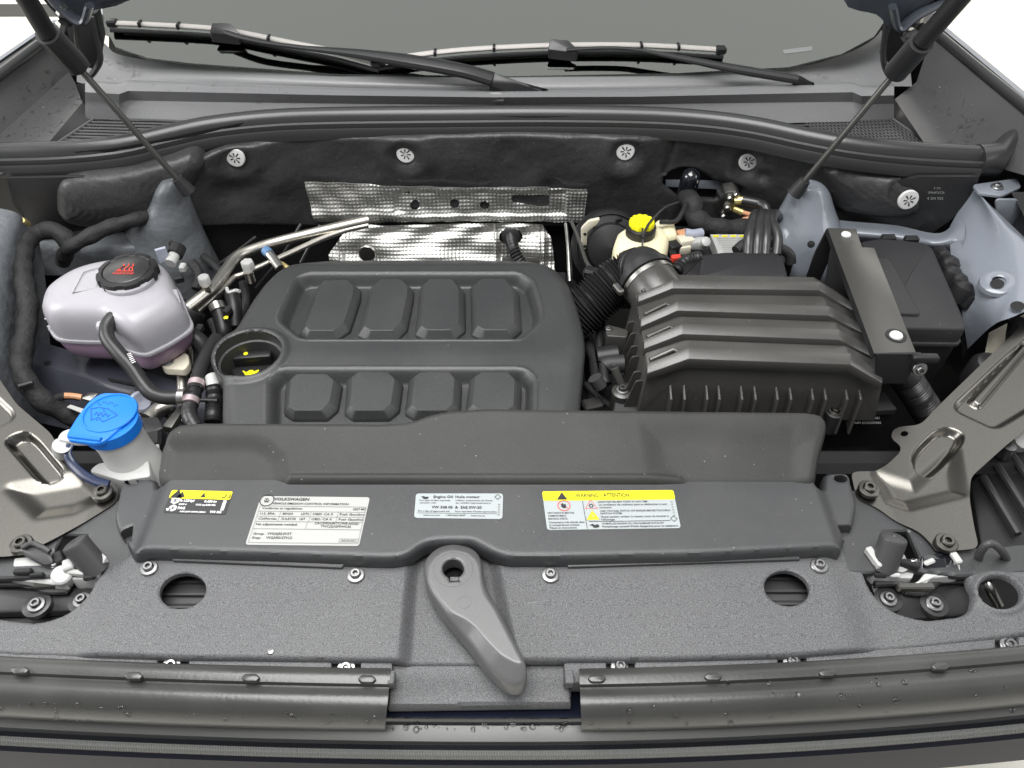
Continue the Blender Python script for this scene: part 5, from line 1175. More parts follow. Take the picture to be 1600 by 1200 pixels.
# clutter between washer neck and duct cover
wb = thing('black_relay_box', 'small black box between the washer neck and the duct cover', 'relay box', W(240, 680, -0.05))
put('box', slab(rc(P3([(216, 652, -0.02), (246, 650, -0.02), (256, 668, -0.02), (226, 682, -0.02)]), 0.004), (0, 0, -0.05), 0.003), 'box_plastic', wb)
put('plug', box(W(238, 696, -0.03), (0.03, 0.03, 0.03), rot=0.3, bevel=0.004), 'black_plastic', wb)
put('tab', box(W(244, 700, -0.012), (0.008, 0.008, 0.006), rot=0.3, bevel=0.001), 'white_plastic', wb)
put('stay', tube(P3([(232, 656, -0.06), (250, 640, -0.06), (270, 632, -0.06)]), 0.012, n=12), 'pipe_alu', wb)
put('brace', slab(P3([(252, 666, -0.03), (282, 630, -0.03), (290, 634, -0.03), (268, 668, -0.03)]), (0, 0, -0.01), 0.002), 'dark_metal', wb)

# ------------------------------------------------------------------ air conditioning pipes
acp = thing('air_conditioning_pipe', 'thick satin aluminium pipe with a capped valve crossing behind the engine cover', 'pipe', W(380, 410, -0.02))
put('pipe', tube(P3([(575, 344, -0.02), (540, 352, -0.02), (440, 376, -0.02), (400, 388, -0.018), (370, 401, -0.016), (352, 424, -0.014), (335, 448, -0.012), (318, 462, -0.012), (292, 482, -0.015)]), 0.0092, n=16, sub=8), 'pipe_alu', acp)
put('valve', lathe([(0.0065, -0.018), (0.0065, 0.0)], W(321, 446, 0.004), n=16), 'pipe_alu', acp)
put('valve_cap', lathe([(0.0095, -0.004), (0.0095, 0.008), (0.008, 0.010), (0.0001, 0.0105)], W(320, 440, 0.006), n=8, caps=False), 'grey_white', acp)
put('flange_ring', lathe([(0.024, -0.03), (0.026, 0.0), (0.022, 0.01), (0.012, 0.012)], W(296, 488, -0.03), (0.6, 0.5, 0.5), n=24), 'black_plastic', acp)
ac2 = thing('air_conditioning_pipe', 'thin satin aluminium pipe with a hexagonal cap and a blue tipped clamp', 'pipe', W(390, 440, -0.03))
put('pipe', tube(P3([(575, 352, -0.025), (540, 360, -0.025), (500, 374, -0.025), (460, 392, -0.025), (425, 408, -0.024), (380, 428, -0.024), (365, 434, -0.024), (345, 454, -0.024), (308, 488, -0.03)]), 0.0048, n=12, sub=8), 'pipe_alu', ac2)
put('valve', lathe([(0.0075, -0.02), (0.0075, 0.0)], W(388, 424, -0.008), n=16), 'pipe_alu', ac2)
put('valve_cap', lathe([(0.0108, -0.004), (0.0108, 0.009), (0.0095, 0.011), (0.0001, 0.0115)], W(388, 417, -0.005), n=6, caps=False), 'grey_white', ac2)
put('clamp', tube(P3([(418, 394, -0.012), (428, 406, -0.016), (438, 420, -0.02)]), 0.008, n=12), 'zinc', ac2)
mat('tip_blue', (0.10, 0.20, 0.36), 0.35)
put('clamp_tip', tube(P3([(415, 391, -0.011), (421, 397, -0.0125)]), 0.0085, n=12, sub=2), 'tip_blue', ac2)
put('connector', tube(P3([(440, 412, -0.02), (452, 420, -0.02)]), 0.004, n=10, sub=2), 'brass', ac2)
vp = thing('refrigerant_pipe', 'upright silver pipe pair with a pale bolted flange under the coolant tank', 'pipe', W(288, 580, -0.09))
put('pipe', tube(P3([(281, 500, -0.045), (283, 530, -0.055), (284, 580, -0.065), (285, 620, -0.075), (286, 660, -0.09)]), 0.0075, n=14), 'pipe_alu', vp)
put('pipe', tube(P3([(293, 500, -0.05), (295, 540, -0.06), (296, 570, -0.066), (304, 590, -0.075)]), 0.006, n=14), 'pipe_alu', vp)
fl = rc(P3([(252, 560, -0.04), (258, 553, -0.04), (272, 553, -0.04), (280, 550, -0.04), (294, 552, -0.04), (296, 568, -0.04), (288, 578, -0.04), (276, 577, -0.04), (256, 576, -0.04), (250, 568, -0.04)]), 0.006)
put('flange', slab(fl, (0, 0, -0.012), 0.002), 'connector_cream', vp)
inst(SCREW, 'screw', vp, W(262, 565, -0.0385), None, 0.9)
# black hoses between tank and engine
bh = thing('radiator_hose', 'black rubber hose below the coolant tank beside the pale flange', 'hose', W(300, 530, -0.05))
put('hose', tube(P3([(262, 522, -0.03), (278, 522, -0.03), (300, 526, -0.03), (316, 538, -0.04), (326, 560, -0.06)]), 0.013, n=16), 'hose_rubber', bh)
put('collar', tube(P3([(266, 522, -0.03), (276, 522, -0.03)]), 0.016, n=16, sub=2), 'black_plastic', bh)
b2 = thing('breather_hose', 'pair of black hoses with a silver clamp left of the engine cover', 'hose', W(350, 490, -0.06))
put('hose', tube(P3([(338, 474, -0.02), (344, 492, -0.03), (350, 520, -0.045), (346, 540, -0.07)]), 0.012, n=14), 'black_plastic', b2)
put('clamp', tube(P3([(338, 476, -0.02), (342, 486, -0.025)]), 0.0125, n=16, sub=2), 'zinc', b2)
put('hose', tube(P3([(362, 458, -0.02), (366, 480, -0.03), (368, 510, -0.05)]), 0.012, n=14), 'black_plastic', b2)
put('bracket', tube(P3([(354, 450, -0.01), (358, 457, -0.012), (368, 454, -0.012), (374, 455, -0.01)]), 0.003, n=8), 'white_plastic', b2)
put('yellow_dot', lathe([(0.004, 0), (0.0001, 0.003)], W(353, 496, -0.02), n=10, caps=False), 'yellow_cap', b2)
b3 = thing('coil_connector', 'white and black plug with ribbed conduit beside the engine cover edge', 'plug', W(332, 620, -0.06))
put('plug', tube(P3([(332, 590, -0.02), (336, 607, -0.022)]), 0.0105, n=14, sub=2), 'white_plastic', b3)
put('conduit', tube(P3([(335, 606, -0.022), (335, 630, -0.03), (332, 660, -0.04)]), lambda t, s: 0.0115 + 0.0008 * math.cos(s * 1600), n=14, sub=14), 'black_plastic', b3)
put('rod', tube(P3([(314, 625, -0.02), (340, 626, -0.02)]), 0.003, n=8, sub=2), 'black_plastic', b3)
for k in range(26):
    pass
lw = thing('loose_cables', 'thin black cables hanging in the dark gap behind the engine cover', 'cables', W(460, 400, -0.1))
for a_ in (((470, 350, -0.02), (440, 400, -0.06), (400, 450, -0.12)), ((500, 352, -0.02), (470, 410, -0.08)), ((400, 370, -0.06), (360, 400, -0.08), (330, 420, -0.08)), ((884, 350, -0.03), (888, 380, -0.03), (892, 420, -0.05), (893, 450, -0.08)), ):
    put('cable', tube(P3(a_), 0.0028, n=8), 'rubber', lw)
bl_ = thing('brake_line', 'thin shiny dark brake line bending towards the brake booster', 'brake line', W(910, 400, -0.03))
put('line', tube(P3([(893, 346, 0.0), (905, 375, -0.01), (918, 412, -0.02), (934, 424, -0.02)]), 0.0032, n=10), 'dark_metal', bl_)
put('line', tube(P3([(884, 350, -0.01), (887, 380, -0.02), (890, 440, -0.05)]), 0.003, n=10), 'zinc', bl_)

# ------------------------------------------------------------------ brake booster and reservoir
bb_ = thing('brake_booster', 'round black brake booster with a pale metal bracket behind the intake hose', 'brake booster', W(935, 390, -0.1))
bC = WY(952, 386, 1.14); ax = Vector((0.0, -0.86, 0.50)).normalized()
put('shell', lathe([(0.066, -0.03), (0.068, 0.0), (0.063, 0.010), (0.058, 0.016), (0.056, 0.012), (0.044, 0.014), (0.040, 0.022), (0.020, 0.026), (0.0001, 0.028)], bC, ax, n=56, caps=False), 'black_plastic', bb_)
for k in range(7):
    t = k / 7 * 2 * math.pi; x_, y_, z_ = basis(ax); put('rib', box(bC + (x_ * math.cos(t) + y_ * math.sin(t)) * 0.050 + z_ * 0.017, (0.012, 0.004, 0.006), rot=t, bevel=0.001), 'black_plastic', bb_)
put('bracket', slab(rc([WY(908, 358, 1.10), WY(920, 346, 1.10), WY(938, 342, 1.10), WY(934, 350, 1.10), WY(918, 362, 1.10), WY(916, 390, 1.10), WY(908, 388, 1.10)], 0.004), (0, 0.006, 0), 0.001), 'connector_cream', bb_)
for u, v in ((914, 366), (914, 385)): put('bracket_hole', lathe([(0.003, 0), (0.0001, 0.0005)], WY(u, v, 1.0993), (0, -1, 0), n=10, caps=False), 'deep_black', bb_)
put('vacuum_port', box(W(926, 428, -0.02), (0.03, 0.02, 0.02), rot=-0.5, bevel=0.004), 'black_plastic', bb_)
br = thing('brake_fluid_tank', 'cream brake fluid tank with a bright yellow ribbed cap', 'brake fluid tank', W(1005, 400, -0.03))
def bro(l, z): return [W(u, v, z) for u, v in l]
A = rc(bro([(958, 377), (965, 358), (985, 350), (1025, 350), (1046, 352), (1048, 372), (1042, 392), (1018, 404), (964, 405)], 0.035), 0.010, 4); c0 = sum(A, Vector()) / len(A)
def rg(s, z): return [Vector((c0.x + (p.x - c0.x) * s, c0.y + (p.y - c0.y) * s, z)) for p in A]
put('tank_shell', loft([rg(.9, -0.035), rg(1, -0.025), rg(1.0, 0.015), rg(.95, 0.028), rg(.80, 0.036), rg(.55, 0.040)]), 'brake_tank', br, angle=60)
put('tank_bulge', box(W(1038, 372, 0.012), (0.034, 0.05, 0.05), bevel=0.012, seg=3), 'brake_tank', br)
yc = W(1001, 362, 0.045)
put('neck_ring', lathe([(0.0225, -0.008), (0.0235, -0.004), (0.0235, 0.010), (0.020, 0.012)], yc, n=40, wob=lambda t, h: 1 + (0.02 if int(t * 40) % 2 else 0)), 'black_plastic', br)
cpy = put('cap', lathe([(0.0190, 0.008), (0.0195, 0.016), (0.018, 0.0205), (0.0001, 0.021)], yc, n=60, caps=False, wob=lambda t, h: 1 + (0.07 if int(t * 60) % 5 < 3 else -0.02) if 0.009 < h < 0.0206 else 1), 'yellow_cap', br)
for k in range(5):
    put('cap_rib', box(yc + Vector((-0.012 + 0.006 * k, 0, 0.0215)), (0.0025, 0.026 - abs(k - 2) * 0.005, 0.003), bevel=0.0006), 'yellow_cap', cpy)
put('cap_cord', tube(P3([(1004, 372, 0.066), (1012, 352, 0.070), (1024, 338, 0.065), (1040, 324, 0.06), (1060, 316, 0.055)]), 0.0020, n=8), 'rubber', br)
put('cap_cord', tube(P3([(1004, 356, 0.068), (1004, 376, 0.052), (1003, 394, 0.04)]), 0.0016, n=8), 'rubber', br)

# ------------------------------------------------------------------ connectors, valve, cables right of the tank
kn = thing('wiper_motor_knob', 'rounded glossy black cap in the opening of the insulation mat', 'motor cap', WW(1078, 300, 0.03))
put('grey_bar', slab([WW(1040, 282, -0.008), WW(1160, 284, -0.008), WW(1160, 298, -0.008), WW(1040, 292, -0.008)], (0, 0.004, 0), 0.001), 'paint', kn)
kc = WW(1077, 285, 0.026)
put('cap', lathe([(0.0165, -0.030), (0.0175, -0.010), (0.0175, 0.010), (0.015, 0.020), (0.009, 0.026), (0.0001, 0.028)], kc, (0, -0.25, 1), n=28, caps=False), 'gloss_black', kn)
put('loom', tube([kc + Vector((0, -0.004, -0.028)), W(1082, 318, 0.03), W(1085, 336, 0.02), W(1100, 350, 0.01), W(1130, 357, 0.005), W(1170, 358, 0.0), W(1190, 362, -0.01)], lump(0.0165), n=16, sub=10), 'tape', kn)
put('strap', tube([W(1032, 347, 0.05), W(1055, 346, 0.045), W(1066, 332, 0.045), W(1072, 318, 0.04)], 0.004, n=10), 'rubber', kn)
xv = thing('expansion_valve', 'small bare aluminium valve block with brass fittings on the back wall', 'valve', WW(1140, 330, 0.03))
put('block', slab(rc([WW(1124, 312, 0.05), WW(1134, 300, 0.05), WW(1150, 298, 0.05), WW(1158, 306, 0.05), WW(1150, 330, 0.05), WW(1130, 342, 0.05), WW(1121, 332, 0.05)], 0.004), (0, 0.03, 0), 0.003), 'zinc', xv)
for u, v, r in ((1140, 310, 0.005), (1136, 326, 0.007), (1150, 304, 0.004), (1130, 338, 0.005)): put('bolt', lathe([(r, -0.004), (r, 0.004), (r * .6, 0.006)], WW(u, v, 0.055), (0, -1, 0.2), n=8), 'zinc', xv)
put('fitting', tube([WW(1148, 314, 0.055), WW(1162, 313, 0.055)], 0.0075, n=10, sub=2), 'brass', xv)
put('fitting', tube([WW(1146, 326, 0.055), WW(1160, 332, 0.058)], 0.006, n=10, sub=2), 'brass', xv)
put('thick_lead', tube([WW(1160, 313, 0.055), WW(1185, 318, 0.06), WW(1197, 325, 0.07), WW(1196, 340, 0.08)], 0.0085, n=12), 'rubber', xv)
put('copper_lead', tube([WW(1158, 331, 0.058), WW(1172, 335, 0.065), WW(1182, 336, 0.07)], 0.004, n=10), 'copper', xv)
put('copper_lead', tube([WW(1153, 350, 0.07), WW(1162, 342, 0.07), WW(1176, 340, 0.07)], 0.003, n=10), 'copper', xv)
cbs = thing('battery_cables', 'four thick black battery cables arching down behind the black battery cover', 'cables', W(1190, 380, 0.0))
for u0, u1, z0, r in ((1176, 1170, 0.03, 0.0082), (1188, 1184, 0.034, 0.0088), (1198, 1197, 0.032, 0.0082), (1206, 1215, 0.026, 0.008)):
    put('cable', tube([W(u1 - 2, 398, 0.03), W(u1, 370, 0.048), W(u0, 345, 0.055), W(u0 + 6, 334, 0.045), W(u0 + 14, 346, 0.01)], r, n=12), 'rubber', cbs)
put('cable', tube([W(1150, 392, 0.03), W(1165, 380, 0.035), W(1185, 378, 0.03), W(1210, 384, 0.025), W(1232, 396, 0.015), W(1236, 412, 0.0)], 0.0085, n=12), 'rubber', cbs)
for u in (1178, 1196): put('terminal', box(W(u, 390, 0.02), (0.016, 0.012, 0.014), bevel=0.002), 'white_plastic', cbs)
put('tie', tube([W(1150, 393, 0.026), W(1170, 386, 0.026)], 0.006, n=8, sub=2), 'white_plastic', cbs)
bcv = thing('battery_cover', 'matt black battery cover behind the air filter box', 'battery cover', W(1160, 415, -0.02))
put('cover', slab(rc(P3([(1096, 398, 0.034), (1132, 393, 0.036), (1212, 392, 0.036), (1224, 402, 0.034), (1232, 432, 0.032), (1090, 436, 0.032)]), 0.006), (0, 0.004, -0.06), 0.004), 'box_plastic', bcv)
put('side_plug', slab(rc(P3([(1066, 408, 0.03), (1096, 404, 0.032), (1100, 428, 0.03), (1068, 432, 0.03)]), 0.004), (0, 0, -0.03), 0.003), 'black_plastic', bcv)
put('ribbed_conduit', tube(P3([(1056, 424, 0.02), (1072, 408, 0.028), (1094, 402, 0.03)]), lambda t, s: 0.010 + 0.0012 * math.cos(s * 1300), n=12, sub=14), 'hose_rubber', bcv)
put('battery_top', slab(P3([(1040, 352, -0.01), (1238, 352, -0.01), (1240, 410, -0.01), (1030, 410, -0.01)]), (0, 0, -0.08), 0.004), 'black_plastic', bcv)
wlb = Label([W(1110, 366, 0.012), W(1168, 366, 0.012), W(1170, 396, 0.012), W(1123, 397, 0.012)])
lbp = put('warning_label', slab(wlb.q, (0, 0, -0.02), 0.0005, 1), 'grey_white', bcv)
m = MB(); [m.add(wlb.rect(.05 + .24 * k, .06, .2 + .24 * k, .16, 0.0006)) for k in range(4)]; m.build('label_icons', 'label_yellow', lbp, smooth=False)
m = MB(); [m.add(wlb.line(.12 + .06 * (k > 3), .24 + .09 * k, .86, .24 + .09 * k, 0.0011, 0.0006)) for k in range(8)]; m.build('label_lines', 'print_grey', lbp, smooth=False)
pc = thing('plug_connector', 'cluster of cream and grey plug connectors beside the brake fluid tank', 'connector', W(1075, 385, 0.0))
for u, v, z, s, r, mt in ((1068, 368, 0.022, (0.022, 0.018, 0.016), 0.3, 'copper'), (1070, 378, 0.02, (0.026, 0.022, 0.018), 0.3, 'connector_cream'), (1068, 388, 0.012, (0.02, 0.018, 0.016), 0.2, 'connector_cream'), (1092, 380, 0.018, (0.030, 0.018, 0.016), 0.0, 'grey_white'), (1050, 386, 0.014, (0.022, 0.028, 0.02), 0.5, 'black_plastic')):
    put('plug', box(W(u, v, z), s, rot=r, bevel=0.003, seg=2), mt, pc)
put('tube_plug', tube(P3([(1070, 364, 0.03), (1082, 366, 0.028), (1096, 364, 0.026)]), 0.008, n=12), 'connector_grey', pc)
put('round_plug', lathe([(0.008, -0.006), (0.008, 0.006), (0.005, 0.008)], W(1101, 379, 0.024), (0.2, -0.6, 0.8), n=18), 'grey_white', pc)
put('orange_plug', box(W(1056, 404, 0.016), (0.016, 0.010, 0.012), rot=0.2, bevel=0.002), 'print_red', pc)
put('lead', tube(P3([(1050, 392, 0.014), (1054, 404, 0.012), (1060, 416, 0.01)]), 0.006, n=10), 'black_plastic', pc)

# ------------------------------------------------------------------ hood latches with rubber stops
def latch(label, sg, u0, cyl, stop_off):
    t = thing('hood_latch', label, 'hood latch', W(u0, 900, -0.04))
    return t
ll = thing('hood_latch', 'white hood latch with a grey rubber stop below the left brace', 'hood latch', W(90, 900, -0.05))
put('stop', tube([W(154, 892, -0.012), W(118, 850, 0.020)], 0.0145, n=28, sub=6), 'bumper_rubber', ll)
put('stop_top', lathe([(0.0145, -0.001), (0.0138, 0.002), (0.011, 0.0035), (0.003, 0.0038), (0.0025, 0.001), (0.0001, 0.0008)], W(118, 850, 0.020), (W(118, 850, 0.020) - W(154, 892, -0.012)), n=28, caps=False), 'bumper_rubber', ll)
put('base_plate', slab(rc(P3([(96, 890, -0.010), (112, 872, -0.010), (160, 868, -0.010), (166, 874, -0.010), (150, 904, -0.010), (112, 906, -0.010)]), 0.004), (0, 0, -0.02), 0.002), 'white_plastic', ll)
put('side_plate', slab(rc(P3([(156, 862, 0.004), (166, 870, 0.004), (150, 900, -0.004), (144, 896, -0.004)]), 0.002), (0, 0, -0.02), 0.001), 'grey_white', ll)
put('hook_plate', slab(rc(P3([(8, 890, -0.006), (14, 884, -0.006), (62, 885, -0.006), (70, 890, -0.006), (88, 908, -0.012), (104, 910, -0.012), (100, 916, -0.014), (60, 912, -0.014), (14, 906, -0.014)]), 0.003), (0, 0, -0.014), 0.002), 'white_plastic', ll)
put('roller', lathe([(0.011, -0.02), (0.011, 0.0), (0.009, 0.002), (0.0001, 0.0025)], W(96, 898, -0.004), (0.2, -0.3, 1), n=20, caps=False), 'white_plastic', ll)
put('bracket', slab(rc(P3([(22, 872, -0.004), (70, 868, -0.004), (74, 884, -0.006), (20, 886, -0.006)]), 0.003), (0, 0, -0.004), 0.001), 'grey_white', ll)
put('catch', slab(rc(P3([(30, 862, 0.010), (40, 852, 0.012), (58, 851, 0.012), (76, 862, 0.010), (84, 880, 0.004), (70, 884, 0.002)]), 0.006), (0, 0, -0.005), 0.002), 'bumper_rubber', ll)
put('catch_lip', tube(P3([(34, 856, 0.014), (50, 849, 0.015), (66, 855, 0.014), (78, 862, 0.012)]), 0.003, n=10), 'bumper_rubber', ll)
put('spring', tube([W(84 + 3 * math.cos(k * 0.9), 880 + k * 0.5 + 2 * math.sin(k * 0.9), 0.002 - k * 0.0006) for k in range(30)], 0.0014, n=6, sub=2), 'steel_screw', ll)
put('lower_plate', slab(rc(P3([(-80, 912, -0.030), (40, 910, -0.030), (60, 920, -0.030), (100, 918, -0.030), (108, 908, -0.030), (160, 908, -0.030), (150, 935, -0.034), (110, 955, -0.036), (-80, 960, -0.036)]), 0.004), (0, 0, -0.01), 0.003), 'black_plastic', ll)
put('raised_rim', tube(P3([(-60, 914, -0.024), (44, 912, -0.024), (66, 922, -0.026), (104, 924, -0.026), (112, 910, -0.024), (152, 910, -0.024)]), 0.004, n=8, sub=2), 'rubber', ll)
for u, v in ((57, 945), (128, 938)): inst(SCREW, 'screw', ll, W(u, v, -0.026)); put('washer', lathe([(0.015, -0.006), (0.015, 0.0), (0.009, 0.001)], W(u, v, -0.028), n=24, caps=False), 'rubber', ll)
lr_ = thing('hood_latch', 'white hood latch with a grey rubber stop beside the right brace', 'hood latch', W(1440, 900, -0.05))
put('stop', tube([W(1380, 888, -0.010), W(1396, 842, 0.022)], 0.0145, n=28, sub=6), 'bumper_rubber', lr_)
put('stop_top', lathe([(0.0145, -0.001), (0.0138, 0.002), (0.011, 0.0035), (0.003, 0.0038), (0.0022, 0.005), (0.0001, 0.0055)], W(1396, 842, 0.022), (W(1396, 842, 0.022) - W(1380, 888, -0.010)), n=28, caps=False), 'bumper_rubber', lr_)
put('base_plate', slab(rc(P3([(1352, 862, -0.006), (1360, 858, -0.006), (1372, 882, -0.010), (1408, 878, -0.010), (1414, 888, -0.010), (1430, 892, -0.012), (1426, 904, -0.012), (1370, 902, -0.012), (1360, 892, -0.010)]), 0.003), (0, 0, -0.016), 0.002), 'white_plastic', lr_)
put('catch_arm', slab(rc(P3([(1414, 915, -0.016), (1436, 908, -0.012), (1450, 890, -0.008), (1490, 886, -0.006), (1488, 866, -0.004), (1496, 864, -0.004), (1503, 892, -0.006), (1500, 900, -0.008), (1456, 904, -0.012), (1444, 916, -0.016), (1420, 922, -0.018)]), 0.003), (0, 0, -0.012), 0.002), 'white_plastic', lr_)
put('latch_box', slab(rc(P3([(1440, 868, -0.002), (1478, 862, -0.002), (1490, 874, -0.004), (1480, 888, -0.006), (1440, 890, -0.006)]), 0.004), (0, 0, -0.01), 0.002), 'gloss_black', lr_)
put('roller', lathe([(0.010, -0.014), (0.010, 0.0), (0.0001, 0.002)], W(1406, 880, -0.004), (0, -0.3, 1), n=20, caps=False), 'white_plastic', lr_)
put('lower_plate', slab(rc(P3([(1360, 912, -0.028), (1410, 912, -0.028), (1418, 926, -0.030), (1448, 926, -0.030), (1464, 908, -0.028), (1540, 904, -0.028), (1540, 960, -0.036), (1400, 970, -0.036), (1368, 935, -0.034)]), 0.004), (0, 0, -0.01), 0.003), 'black_plastic', lr_)
put('raised_rim', tube(P3([(1366, 912, -0.023), (1408, 912, -0.023), (1416, 925, -0.024), (1446, 925, -0.024), (1466, 908, -0.023), (1522, 908, -0.023)]), 0.004, n=8, sub=2), 'rubber', lr_)
for u, v in ((1460, 944), (1388, 936)): inst(SCREW, 'screw', lr_, W(u, v, -0.026)); put('washer', lathe([(0.015, -0.006), (0.015, 0.0), (0.009, 0.001)], W(u, v, -0.028), n=24, caps=False), 'rubber', lr_)
for u, v, z, sz, r, mt, nm in ((36, 893, -0.002, (0.020, 0.007, 0.006), 0.05, 'black_plastic', 'slot_plate'), (58, 899, -0.004, (0.016, 0.005, 0.006), 0.1, 'black_plastic', 'slot_plate'), (120, 895, -0.004, (0.020, 0.006, 0.008), -0.1, 'white_plastic', 'clip'), (140, 900, -0.006, (0.012, 0.010, 0.006), 0.2, 'black_plastic', 'slot_plate'),
                               (108, 884, 0.000, (0.012, 0.014, 0.010), 0.4, 'grey_white', 'clip'), (76, 914, -0.020, (0.030, 0.008, 0.010), 0.1, 'dark_metal', 'catch_plate'), (92, 872, 0.0, (0.010, 0.016, 0.008), 0.6, 'black_plastic', 'pawl')):
    put(nm, box(W(u, v, z), sz, rot=r, bevel=0.0015), mt, ll)
for u, v, z, sz, r, mt, nm in ((1376, 899, -0.006, (0.014, 0.005, 0.006), -0.05, 'black_plastic', 'slot_plate'), (1398, 899, -0.006, (0.012, 0.005, 0.006), -0.05, 'white_plastic', 'clip'), (1420, 882, -0.002, (0.022, 0.008, 0.010), -0.3, 'black_plastic', 'pawl'), (1404, 868, 0.002, (0.010, 0.012, 0.008), 0.2, 'grey_white', 'clip'),
                               (1366, 872, 0.0, (0.008, 0.026, 0.010), 0.3, 'white_plastic', 'clip'), (1452, 878, 0.002, (0.014, 0.006, 0.004), 0.4, 'white_plastic', 'clip'), (1430, 918, -0.018, (0.040, 0.008, 0.010), 0.0, 'dark_metal', 'catch_plate'), (1494, 872, 0.002, (0.008, 0.014, 0.006), 0.2, 'white_plastic', 'clip')):
    put(nm, box(W(u, v, z), sz, rot=r, bevel=0.0015), mt, lr_)
put('spring', tube([W(1428 + 4 * math.cos(k * 0.9), 874 + k * 0.5 + 2 * math.sin(k * 0.9), 0.004 - k * 0.0005) for k in range(26)], 0.0013, n=6, sub=2), 'steel_screw', lr_)
bcb = thing('bowden_cable', 'grey cable looping up behind the ringed hole of the front panel', 'cable', W(1540, 890, -0.03))
put('cable', tube(P3([(1528, 890, -0.03), (1530, 868, 0.0), (1540, 852, 0.02), (1552, 850, 0.022), (1566, 862, 0.01), (1576, 880, -0.02)]), 0.0045, n=12), 'bumper_rubber', bcb)
hl = thing('headlamp_housing', 'black ribbed headlamp housing beside the right brace', 'headlamp housing', W(1580, 800, -0.1))
put('housing', slab(P3([(1516, 752, -0.06), (1640, 650, -0.06), (1760, 650, -0.06), (1760, 870, -0.06), (1534, 862, -0.06)]), (0, 0, -0.05), 0.006), 'black_plastic', hl)
for k in range(3): put('rib', tube([W(1536 + k * 22, 745 - k * 18, -0.05), W(1590 + k * 24, 835 - k * 20, -0.05)], 0.005, n=8, sub=2), 'rubber', hl)
put('adjuster', lathe([(0.012, -0.01), (0.012, 0.006), (0.007, 0.008)], W(1596, 690, -0.03), (0, -0.4, 1), n=20), 'white_plastic', hl)
put('ring_nut', lathe([(0.009, -0.01), (0.009, 0.010), (0.004, 0.012)], W(1572, 704, -0.035), n=16), 'steel_screw', hl)
hl2 = thing('headlamp_housing', 'black headlamp housing below the left latch', 'headlamp housing', W(-20, 930, -0.08))
put('housing', slab(P3([(-160, 880, -0.045), (60, 880, -0.05), (150, 890, -0.05), (150, 970, -0.05), (-160, 985, -0.05)]), (0, 0, -0.04), 0.006), 'black_plastic', hl2)
m = MB()
for k in range(16): m.add(tube([W(-6 + k * 5, 930 + k * 2.2, -0.040), W(4 + k * 5, 962, -0.044)], 0.0009, n=5, sub=1, smooth=False))
m.build('vent_slats', 'rubber', hl2, kind='stuff')

# ------------------------------------------------------------------ more looms and fittings in the gaps
el = thing('engine_loom', 'tangle of black looms and small clips in the gap between coolant tank and engine cover', 'wiring', W(320, 500, -0.08))
for pts, r in ((((318, 400, -0.05), (345, 425, -0.05), (350, 450, -0.06), (335, 470, -0.08)), 0.006), (((300, 410, -0.04), (312, 430, -0.05), (306, 452, -0.06)), 0.008), (((380, 440, -0.05), (384, 470, -0.07), (372, 505, -0.08)), 0.007),
               (((330, 500, -0.05), (338, 520, -0.06), (330, 545, -0.06)), 0.007), (((306, 540, -0.05), (312, 560, -0.06), (300, 585, -0.07)), 0.006), (((240, 636, -0.08), (270, 650, -0.07), (300, 648, -0.06)), 0.006), (((214, 606, -0.06), (240, 632, -0.06), (272, 640, -0.06)), 0.004)):
    put('loom', tube(P3(pts), lump(r), n=10, sub=8), 'tape', el)
for u, v, z in ((286, 418, -0.02), (280, 436, -0.02), (303, 470, -0.04), (356, 486, -0.02), (312, 514, -0.03)):
    put('clip', box(W(u, v, z), (0.014, 0.010, 0.012), rot=random.random() * 2, bevel=0.002), 'box_plastic' if u != 286 else 'grey_white', el)
el2 = thing('gearbox_loom', 'black looms and brackets in the dark gap left of the air filter box', 'wiring', W(930, 560, -0.1))
for pts, r in ((((900, 520, -0.08), (922, 545, -0.08), (930, 590, -0.09), (920, 640, -0.10)), 0.008), (((940, 500, -0.06), (936, 540, -0.07), (950, 600, -0.09)), 0.006), (((915, 600, -0.06), (940, 625, -0.06), (965, 640, -0.06)), 0.005)):
    put('loom', tube(P3(pts), lump(r), n=10, sub=8), 'tape', el2)
put('bracket', box(W(925, 632, -0.05), (0.03, 0.02, 0.012), rot=0.3, bevel=0.003), 'dark_metal', el2)

# ================================================================== LABELS ON THE TRAY
zt = ZT + 0.0006
def lab(name, label, px, cat='sticker'):
    L = Label(PZ(px, zt)); t = thing(name, label, cat, L.at(.5, .5)); return L, t
def sheet(L, nm, r, material, t, lift=0.0): put(nm, L.rect(*r, lift, 0.0 if len(r) > 4 else 0), material, t, smooth=False)
def rsheet(L, nm, material, t, r=0.004):
    q = rc([L.at(0, 0), L.at(1, 0), L.at(1, 1), L.at(0, 1)], r, 5); return put(nm, slab(q, (0, 0, -0.0005), 0), material, t, smooth=False)
